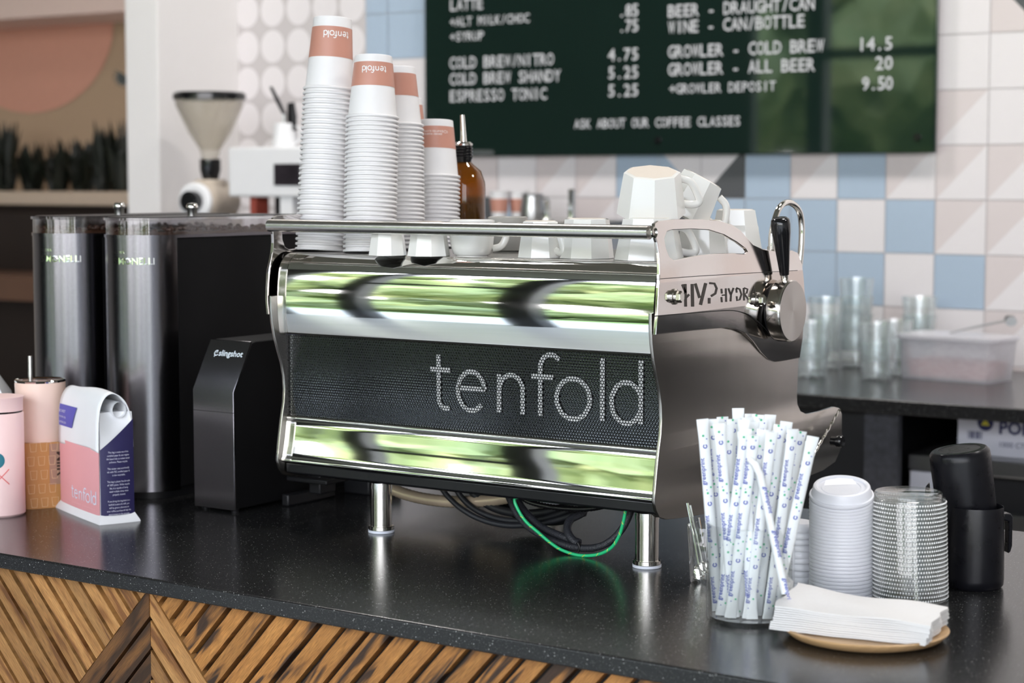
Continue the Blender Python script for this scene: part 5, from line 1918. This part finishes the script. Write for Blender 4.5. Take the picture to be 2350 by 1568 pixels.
build('round_mark', on_plane(lgm, (at_y(2262, 970, fz + .10).x, fz + .099, at_y(2262, 970, fz + .10).z), (1, 0, 0), (0, 0, 1), (0, -1, 0), 1, .0005), M['cartonblue'], ct, smooth=False, fix=False)
tri = MB().add([(-.011, -.007, 0), (.011, -.007, 0), (0, .010, 0)], [(0, 1, 2)])
build('yellow_triangle', on_plane(tri, (at_y(2262, 970, fz + .10).x, fz + .099, at_y(2262, 970, fz + .10).z), (1, 0, 0), (0, 0, 1), (0, -1, 0), 1, .0010), M['yellow'], ct, smooth=False, fix=False)
bars = MB()
bx0_ = at_y(2222, 1000, fz + .10)
for i in range(8):
    bars.join(on_plane(MB().add([(0, 0, 0), (.0016 + .001 * (i % 3), 0, 0), (.0016 + .001 * (i % 3), .018, 0), (0, .018, 0)], [(0, 1, 2, 3)]), (bx0_.x + i * .0045, fz + .099, bx0_.z - .006), (1, 0, 0), (0, 0, 1), (0, -1, 0), 1, .0005))
build('bar_print', bars, M['cartonblue'], ct, smooth=False, fix=False)

# menu board: dark green glass on stand-off pins
YM = YB - .045
m0, m1 = at_y(976, 357, YM), at_y(2146, 350, YM)
mb_ = thing('menu_board', 'large dark green glass menu board with white lettering on the tiled wall', 'menu board', ((m0.x + m1.x) / 2, YM, m1.z))
def board_mat():
    m = principled('green_black_glass', (.010, .024, .019, 1), .03, noise=.15, nscale=2, ior=2.05)
    nt = m.node_tree
    out = [n for n in nt.nodes if n.bl_idname == 'ShaderNodeOutputMaterial'][0]
    p = nt.nodes['Principled BSDF']
    tr = nt.nodes.new('ShaderNodeBsdfTransparent')
    tr.inputs[0].default_value = (.10, .17, .14, 1)
    ad = nt.nodes.new('ShaderNodeMixShader')
    ad.inputs[0].default_value = .22
    nt.links.new(p.outputs[0], ad.inputs[1])
    nt.links.new(tr.outputs[0], ad.inputs[2])
    nt.links.new(ad.outputs[0], out.inputs[0])
    return m
build('glass_panel', MB().box(m0.x, m1.x, YM, YM + .010, m1.z, m1.z + .92), board_mat(), mb_, bevel=.0015)
for px, py in ((1510, 322), (2105, 315), (1020, 322)):
    c = at_y(px, py, YM)
    build('standoff_pin', MB().lathe([(0, -.003), (.010, -.003), (.011, 0), (.011, .042), (0, .042)], 20).xf(Matrix.Translation((c.x, YM - .002, c.z)) @ Matrix.Rotation(-PI / 2, 4, 'X')), M['blackgloss'], mb_)
LINES = [('LATTE', 1033, 1110, 25), ('+ALT MILK/CHOC', 1033, 1216, 61), ('+SYRUP', 1033, 1112, 95), ('COLD BREW/NITRO', 1032, 1272, 158), ('COLD BREW SHANDY', 1032, 1288, 195), ('ESPRESSO TONIC', 1032, 1256, 234),
         ('.85', 1420, 1466, 39), ('.75', 1420, 1466, 74), ('4.75', 1395, 1467, 140), ('5.25', 1395, 1467, 181), ('5.25', 1395, 1467, 222),
         ('BEER - DRAUGHT/CAN', 1533, 1870, 40), ('WINE - CAN/BOTTLE', 1533, 1848, 77), ('GROWLER - COLD BREW', 1533, 1892, 133), ('GROWLER - ALL BEER', 1533, 1871, 174), ('+GROWLER DEPOSIT', 1536, 1781, 215),
         ('14.5', 1968, 2050, 117), ('20', 2008, 2050, 160), ('9.50', 1978, 2050, 207), ('ASK ABOUT OUR COFFEE CLASSES', 1318, 1700, 295)]
for s_, xa, xb, yb_ in LINES:
    a, b = at_y(xa, yb_, YM), at_y(xb, yb_, YM)
    pitch_ = (b.x - a.x) / len(s_)
    small = s_[0] in '+A'
    k0 = 0
    for w_ in s_.split(' '):
        g = mono2d(w_, pitch_, .040 if small else .052)
        build('menu_word', on_plane(g, (a.x + k0 * pitch_, YM - .0012, a.z), (1, 0, 0), (0, 0, 1), (0, -1, 0), 1, .0004), M['menuprint'], mb_, smooth=False, fix=False)
        k0 += len(w_) + 1

# stacked glass tumblers by the wall
def tumbler_proto():
    t = thing('glass_tumbler', '', '', (0, 0, 0), 'clear glass tumblers on the back worktop')
    r0, r1, h = .041, .049, .100
    build('glass_wall', MB().lathe([(r0 - .002, 0), (r0, .002), (r0 + .0015, h * .35), (r1, h), (r1 - .002, h), (r0 - .001, h * .35), (r0 - .0045, .010)], 28), M['tumblerglass'], t, angle=.8)
    build('glass_base', MB().lathe([(0, 0), (r0 - .002, 0), (r0 - .0045, .010), (0, .010)], 28), M['tumblerglass'], t, angle=.8)
    return t
gp_ = tumbler_proto()
first = True
for (px, dep, nst, where) in ((1862, 5.06, 2, 'beside the steam knob'), (1893, 5.28, 3, 'in the left tall stack'), (1962, 5.32, 4, 'in the tallest stack'), (2012, 5.00, 2, 'in front of the tallest stack'), (2050, 5.10, 2, 'next to the frosted tub'), (2108, 5.30, 3, 'behind the frosted tub')):
    for k in range(nst):
        p = at_depth(px, dep, BT)
        loc = (p.x, min(p.y, YB - .06), BT + k * .050)
        lab = ('lowest ' if k == 0 else 'topmost ' if k == nst - 1 else '%s from bottom ' % ('second', 'third')[k - 1]) + 'clear glass tumbler %s on the back worktop' % where
        if first:
            gp_.location = loc
            tag(gp_, lab, 'glass')
            first = False
        else:
            o = dup(gp_, loc, (0, 0, 0), lab)
            o['category'] = 'glass'
# frosted tub with tongs on its lid
t0 = at_z(2075, 856, BT)
tu = thing('frosted_tub', 'frosted plastic food tub with contents showing pink, on the back worktop', 'food tub', tuple(t0))
def rbox(cx, cy, hx, hy, z0, z1, k0, k1, n=8, ang=0.0):
    rg_ = []
    for z, k in ((z0, k0), (z1, k1)):
        r_ = []
        for i in range(4 * n):
            t_ = 2 * PI * i / (4 * n)
            c_, s_ = math.cos(t_), math.sin(t_)
            q = (abs(c_) ** 8 + abs(s_) ** 8) ** (-1 / 8)
            x, y = hx * k * c_ * q, hy * k * s_ * q
            r_.append((cx + x * math.cos(ang) - y * math.sin(ang), cy + x * math.sin(ang) + y * math.cos(ang), z))
        rg_.append(r_)
    return rg_
tcx, tcy = at_depth(2195, 5.04, BT).x, at_depth(2195, 5.04, BT).y
zt3 = at_depth(2195, 5.04, BT)
TH_ = .105
tang = -.12
build('tub_body', MB().loft(rbox(tcx, tcy, .142, .085, BT, BT + TH_, .92, 1.0, ang=tang)), M['tub'], tu, angle=.6)
build('tub_lid', MB().loft(rbox(tcx, tcy, .146, .089, BT + TH_, BT + TH_ + .012, 1.02, 1.0, ang=tang)), M['tub'], tu, angle=.6, bevel=.002)
build('tub_contents', MB().loft(rbox(tcx, tcy, .126, .070, BT + .006, BT + .048, .92, .98, ang=tang)), principled('tub_contents', lin(206, 150, 142), .7, noise=.35, nscale=22), tu, angle=.6)
ta_, tb3 = at_y(2180, 756, tcy - .02), at_y(2312, 736, tcy + .02)
tn = thing('steel_tongs', 'dark steel tongs lying across the lid of the frosted tub', 'tongs', tuple((ta_ + tb3) / 2))
ta_.z = BT + TH_ + .0165
build('tong_arm', MB().tube([ta_, ta_.lerp(tb3, .5), tb3], [.004, .0045, .006], 8, flat=.5), M['brushedmetal'], tn)
build('tong_arm', MB().tube([ta_ + Vector((0, .010, 0)), ta_.lerp(tb3, .5) + Vector((0, .018, .002)), tb3 + Vector((0, .012, .002))], [.004, .0045, .006], 8, flat=.5), M['brushedmetal'], tn)
build('tong_tip', MB().loft([[tb3 + _r * (.016 * math.cos(q * PI / 6) + .006) + Vector((0, .006, .012 * math.sin(q * PI / 6) + dz)) + _fw * dz * 2 for q in range(12)] for dz in (-.003, .003)]), M['brushedmetal'], tn, angle=.6)

# low steel back-bar machine whose top carries spare cups, a pitcher and the taps
lv = at_y(1240, 505, 4.78).z
bm_ = thing('back_bar_machine', 'low steel machine on the back worktop, mostly hidden behind the espresso machine', 'machine', (-2.95, 4.8, BT))
xa, xb = at_y(1105, 500, 4.78).x, at_y(1400, 500, 4.78).x
build('machine_body', MB().box(xa, xb, 4.62, 5.02, BT + .03, lv - .004), M['brushedmetal'], bm_, bevel=.01)
build('machine_top', MB().box(xa - .01, xb + .01, 4.60, 5.04, lv - .004, lv), M['steel'], bm_, bevel=.002)
for x in (xa + .05, xb - .05):
    build('machine_foot', MB().lathe([(0, BT), (.02, BT), (.02, BT + .032), (0, BT + .032)], 16, (x, 4.7, 0)), M['black'], bm_)
for i, px in enumerate((1146, 1190)):
    p = at_y(px, 505, 4.80 + .05 * i)
    cpn = thing('spare_paper_cup', ('left' if i == 0 else 'right') + ' one of two salmon-banded paper cups on the low back-bar machine', 'paper cup', (p.x, p.y, lv), 'spare paper cups on the back-bar machine')
    build('cup_wall', MB().lathe([(.0225, 0), (.0300, .082), (.0315, .083), (.0315, .086), (.029, .086), (.022, .003), (0, .003)], 28, (p.x, p.y, lv)), M['paper'], cpn, angle=.5)
    build('printed_band', MB().lathe([(.0251, .022), (.0288, .062)], 28, (p.x, p.y, lv)), M['band'], cpn)
p = at_y(1222, 505, 4.76)
spt = thing('steel_pitcher', 'grey steel milk pitcher on the low back-bar machine', 'pitcher', (p.x, p.y, lv))
build('pitcher_body', MB().lathe([(0, 0), (.036, 0), (.038, .004), (.036, .04), (.031, .066), (.033, .078), (.031, .078), (.034, .04), (0, .004)], 28, (p.x, p.y, lv)), M['brushedmetal'], spt, angle=.7)
build('handle', MB().tube(spline([(p.x + .03, p.y, lv + .066), (p.x + .056, p.y, lv + .062), (p.x + .054, p.y, lv + .025), (p.x + .035, p.y, lv + .014)], 5), .004, 8), M['brushedmetal'], spt)
for i, (px, py) in enumerate(((1255, 460), (1311, 434))):
    b_ = at_y(px, 505, 4.72)
    tz = at_y(px, py, 4.72).z
    tp = thing('chrome_tap', ('shorter' if i == 0 else 'taller') + ' chrome tap rising behind the cups on the tray', 'tap', (b_.x, b_.y, lv), 'chrome taps behind the cups')
    build('tap_column', MB().lathe([(0, 0), (.014, 0), (.014, .006), (.0095, .009), (.0095, tz - lv - .008), (.011, tz - lv - .004), (.007, tz - lv), (0, tz - lv)], 20, (b_.x, b_.y, lv)), M['chrome'], tp, angle=.6)
    build('tap_base', MB().lathe([(0, 0), (.024, 0), (.024, .004), (0, .004)], 20, (b_.x, b_.y, lv)), M['chrome'], tp)

# hopper grinder and white machine at the left of the back worktop
gx_ = at_y(484, 480, 4.62)
gg = thing('hopper_grinder', 'cream coffee grinder with a tinted cone hopper and black lid before the pilaster', 'coffee grinder', (gx_.x, gx_.y, BT))
zl, zk2, zn2 = at_y(484, 222, 4.62).z, at_y(484, 365, 4.62).z, at_y(484, 412, 4.62).z
pxm = (at_y(556, 222, 4.62) - at_y(409, 222, 4.62)).dot(_r) / 2
c_ = (gx_.x, gx_.y, 0)
build('cone_hopper', MB().lathe([(.026, zk2), (.034, zk2 + .03), (pxm * .60, zk2 + (zl - zk2) * .42), (pxm * .94, zl - .03), (pxm * .97, zl), (pxm * .95, zl), (pxm * .92, zl - .03), (.03, zk2 + .03)], 40, c_), M['hopper'], gg, angle=.8)
build('hopper_lid', MB().lathe([(0, zl + .016), (pxm * .95, zl + .014), (pxm * 1.015, zl + .008), (pxm * 1.015, zl - .010), (pxm * .985, zl - .010), (pxm * .98, zl), (0, zl)], 40, c_), M['blackgloss'], gg, angle=.5)
build('hopper_neck', MB().lathe([(0, zn2), (.026, zn2), (.034, zn2 + .03), (.034, zk2), (0, zk2)], 28, c_), M['blackgloss'], gg, angle=.5)
kz_ = at_y(445, 462, 4.55)
bl_ = MB()
bl_.lathe([(0, -.085), (.062, -.085), (.066, -.075), (.066, .075), (.062, .085), (0, .085)], 36)
ax2 = (-_fw * .92 - _r * .38).normalized()
bl_.xf(Matrix.Translation((gx_.x, gx_.y, kz_.z)) @ Vector((0, 0, 1)).rotation_difference(ax2).to_matrix().to_4x4())
build('burr_housing', bl_, M['beige'], gg, angle=.5)
rg3 = MB().lathe([(0, 0), (.060, 0), (.060, .014), (.050, .020), (0, .020)], 36).xf(Matrix.Translation(Vector((gx_.x, gx_.y, kz_.z)) + ax2 * .085) @ Vector((0, 0, 1)).rotation_difference(ax2).to_matrix().to_4x4())
build('white_collar', rg3, M['whitemetal'], gg, angle=.5)
kb = MB().lathe([(0, 0), (.034, 0), (.034, .030), (.026, .036), (0, .036)], 24).xf(Matrix.Translation(Vector((gx_.x, gx_.y, kz_.z)) + ax2 * .104) @ Vector((0, 0, 1)).rotation_difference(ax2).to_matrix().to_4x4())
build('adjusting_knob', kb, M['blackgloss'], gg, angle=.5)
build('neck_block', MB().lathe([(.05, kz_.z + .02), (.05, zn2), (0, zn2)], 28, c_), M['beige'], gg)
build('grinder_stand', MB().box(gx_.x - .055, gx_.x + .055, gx_.y - .06, gx_.y + .10, BT, kz_.z - .045), M['beige'], gg, bevel=.01)
wa, wb_ = at_y(522, 338, 4.55), at_y(527, 452, 4.55)
we = at_y(706, 340, 4.55)
wm = thing('white_machine', 'white enamel machine with a small dark display behind the paper cups', 'machine', ((wa.x + we.x) / 2, 4.7, BT))
build('machine_head', MB().box(wa.x, we.x, 4.55, 4.95, wb_.z, wa.z), M['whitemetal'], wm, bevel=.008)
d1, d2 = at_y(628, 376, 4.548), at_y(690, 426, 4.548)
build('display', MB().box(d1.x, d2.x, 4.546, 4.552, d2.z, d1.z), M['screen'], wm, bevel=.003)
build('machine_column', MB().box(wa.x + .10, we.x - .005, 4.66, 4.95, BT + .03, wb_.z + .002), M['black'], wm)
build('side_post', MB().box(at_y(644, 470, 4.56).x, at_y(672, 470, 4.56).x, 4.558, 4.64, BT + .03, wb_.z + .001), M['whitemetal'], wm)
build('red_tag', MB().box(at_y(574, 470, 4.6).x, at_y(588, 470, 4.6).x, 4.60, 4.66, wb_.z - .06, wb_.z), principled('red_tag', lin(170, 80, 66), .5), wm)
build('machine_base', MB().box(wa.x + .02, we.x - .02, 4.56, 4.95, BT, BT + .031), M['whitemetal'], wm, bevel=.004)
sp0 = at_y(655, 332, 4.66)
jug = thing('steel_jug', 'pale steel jug on top of the white machine, holding scoops', 'jug', (sp0.x, 4.66, wa.z))
build('jug_body', MB().lathe([(0, .001), (.040, .001), (.041, .01), (.036, .075), (.034, .076), (.038, .01), (0, .006)], 28, (sp0.x, 4.66, wa.z)), M['whitemetal'], jug, angle=.7)
build('jug_handle', MB().tube(spline([(sp0.x + .036, 4.66, wa.z + .066), (sp0.x + .062, 4.66, wa.z + .058), (sp0.x + .056, 4.66, wa.z + .02), (sp0.x + .04, 4.66, wa.z + .012)], 5), .004, 8), M['whitemetal'], jug)
for i, (tp_, bt_, w_) in enumerate((((622, 200), (652, 262), .010), ((668, 236), (672, 300), .020))):
    a, b = at_y(*tp_, 4.66), at_y(*bt_, 4.66)
    lw2 = at_y(652 + 10 * i, 318, 4.66)
    sc_ = thing('scoop', ('black-handled scoop leaning left out of the steel jug', 'dark wide scoop standing right in the steel jug')[i], 'scoop', tuple(lw2), 'scoops in the steel jug')
    build('scoop_handle', MB().tube([a, a.lerp(b, .5), b], [w_ * .7, w_, w_ * .8], 10, flat=.5), M['black'], sc_, angle=1)
    build('scoop_stem', MB().tube([b, lw2], [.006, .006], 8), M['brushedmetal'], sc_)

# planter ledge with dark plants in the far room, dark bench below
z1p, z2p = at_y(150, 440, 6.45).z, at_y(150, 471, 6.45).z
pln = thing('planter', 'long planter with a pale ledge below the mural in the far room', 'planter', (-7.2, 6.5, 0))
build('planter_ledge', MB().box(-9.2, -5.2, 6.40, 6.90, z2p, z1p), M['ledge'], pln, bevel=.006)
build('planter_face', MB().box(-9.2, -5.2, 6.43, 6.90, 0, z2p - .002), M['darkwood'], pln)
rp3 = random.Random(4)
for i, (px, hh_, wd) in enumerate([(12, 230, 90), (75, 150, 80), (135, 160, 80), (190, 170, 70), (240, 215, 60), (285, 220, 60)]):
    base = at_y(px, 440, 6.62)
    pt_ = thing('spiky_plant', 'dark spiky leaved plant, %s along the planter ledge' % ('leftmost', 'second', 'third', 'fourth', 'fifth', 'sixth')[i], 'plant', (base.x, base.y, z1p), 'spiky plants along the planter ledge')
    lf = MB()
    sc2 = 6.9 / FPX
    for k in range(48):
        a = rp3.uniform(0, 2 * PI)
        sp_r = rp3.uniform(.05, .9)
        L_ = hh_ * sc2 * rp3.uniform(.45, 1.05)
        d_ = Vector((math.cos(a) * sp_r * wd * sc2 * 1.15, math.sin(a) * sp_r * .10, L_))
        b0_ = Vector((base.x + rp3.uniform(-.03, .03), base.y + rp3.uniform(-.04, .04), z1p + .001))
        mid = b0_ + d_ * .55 + Vector((0, 0, .02))
        tp = b0_ + d_
        wv = Vector((math.sin(a), -math.cos(a), 0)) * rp3.uniform(.014, .026)
        n_ = Vector((math.cos(a), math.sin(a), 0)) * .004
        lf.add([b0_ - wv * .4, b0_ + wv * .4, mid + wv, tp, mid - wv, mid + n_], [(0, 1, 5), (1, 2, 5), (2, 3, 5), (3, 4, 5), (4, 0, 5)])
    build('leaves', lf, M['plant'], pt_, smooth=False, fix=False)
pal = at_y(300, 185, 5.4)
pm_ = thing('palm_frond', 'dark palm frond showing left of the white pilaster', 'plant', (pal.x, pal.y, 0))
lf = MB()
for k in range(9):
    a = math.radians(150 + k * 14)
    e_ = pal + _r * math.cos(a) * .075 + Vector((0, 0, math.sin(a) * .055 + .015))
    wv = Vector((0, 0, 1)) * .006 + _r * .003
    m_ = pal.lerp(e_, .55)
    lf.add([pal, m_ + wv, e_, m_ - wv], [(0, 1, 2, 3)])
build('fronds', lf, M['plant'], pm_, smooth=False, fix=False)
build('stem', MB().tube([(pal.x, pal.y, 0), (pal.x + .01, pal.y, .8), tuple(pal)], .010, 8), M['plant'], pm_)
# dark shelving unit behind the grinders at the left
dv = thing('dark_shelf_unit', 'dark wooden shelf unit with one brown shelf behind the grinders at the left', 'shelf', (-6.2, 5.7, 0))
s_a, s_b = at_y(20, 633, 5.6), at_y(20, 690, 5.6)
build('shelf_back', MB().box(-9.0, -4.95, 5.95, 6.0, 0, at_y(150, 492, 5.95).z), M['darkwood'], dv)
build('brown_shelf', MB().box(-9.0, -5.0, 5.6, 5.95, s_b.z, s_a.z), M['brownwood'], dv, bevel=.004)
build('shelf_base', MB().box(-9.0, -4.95, 5.62, 5.95, 0, .5), M['darkwood'], dv)
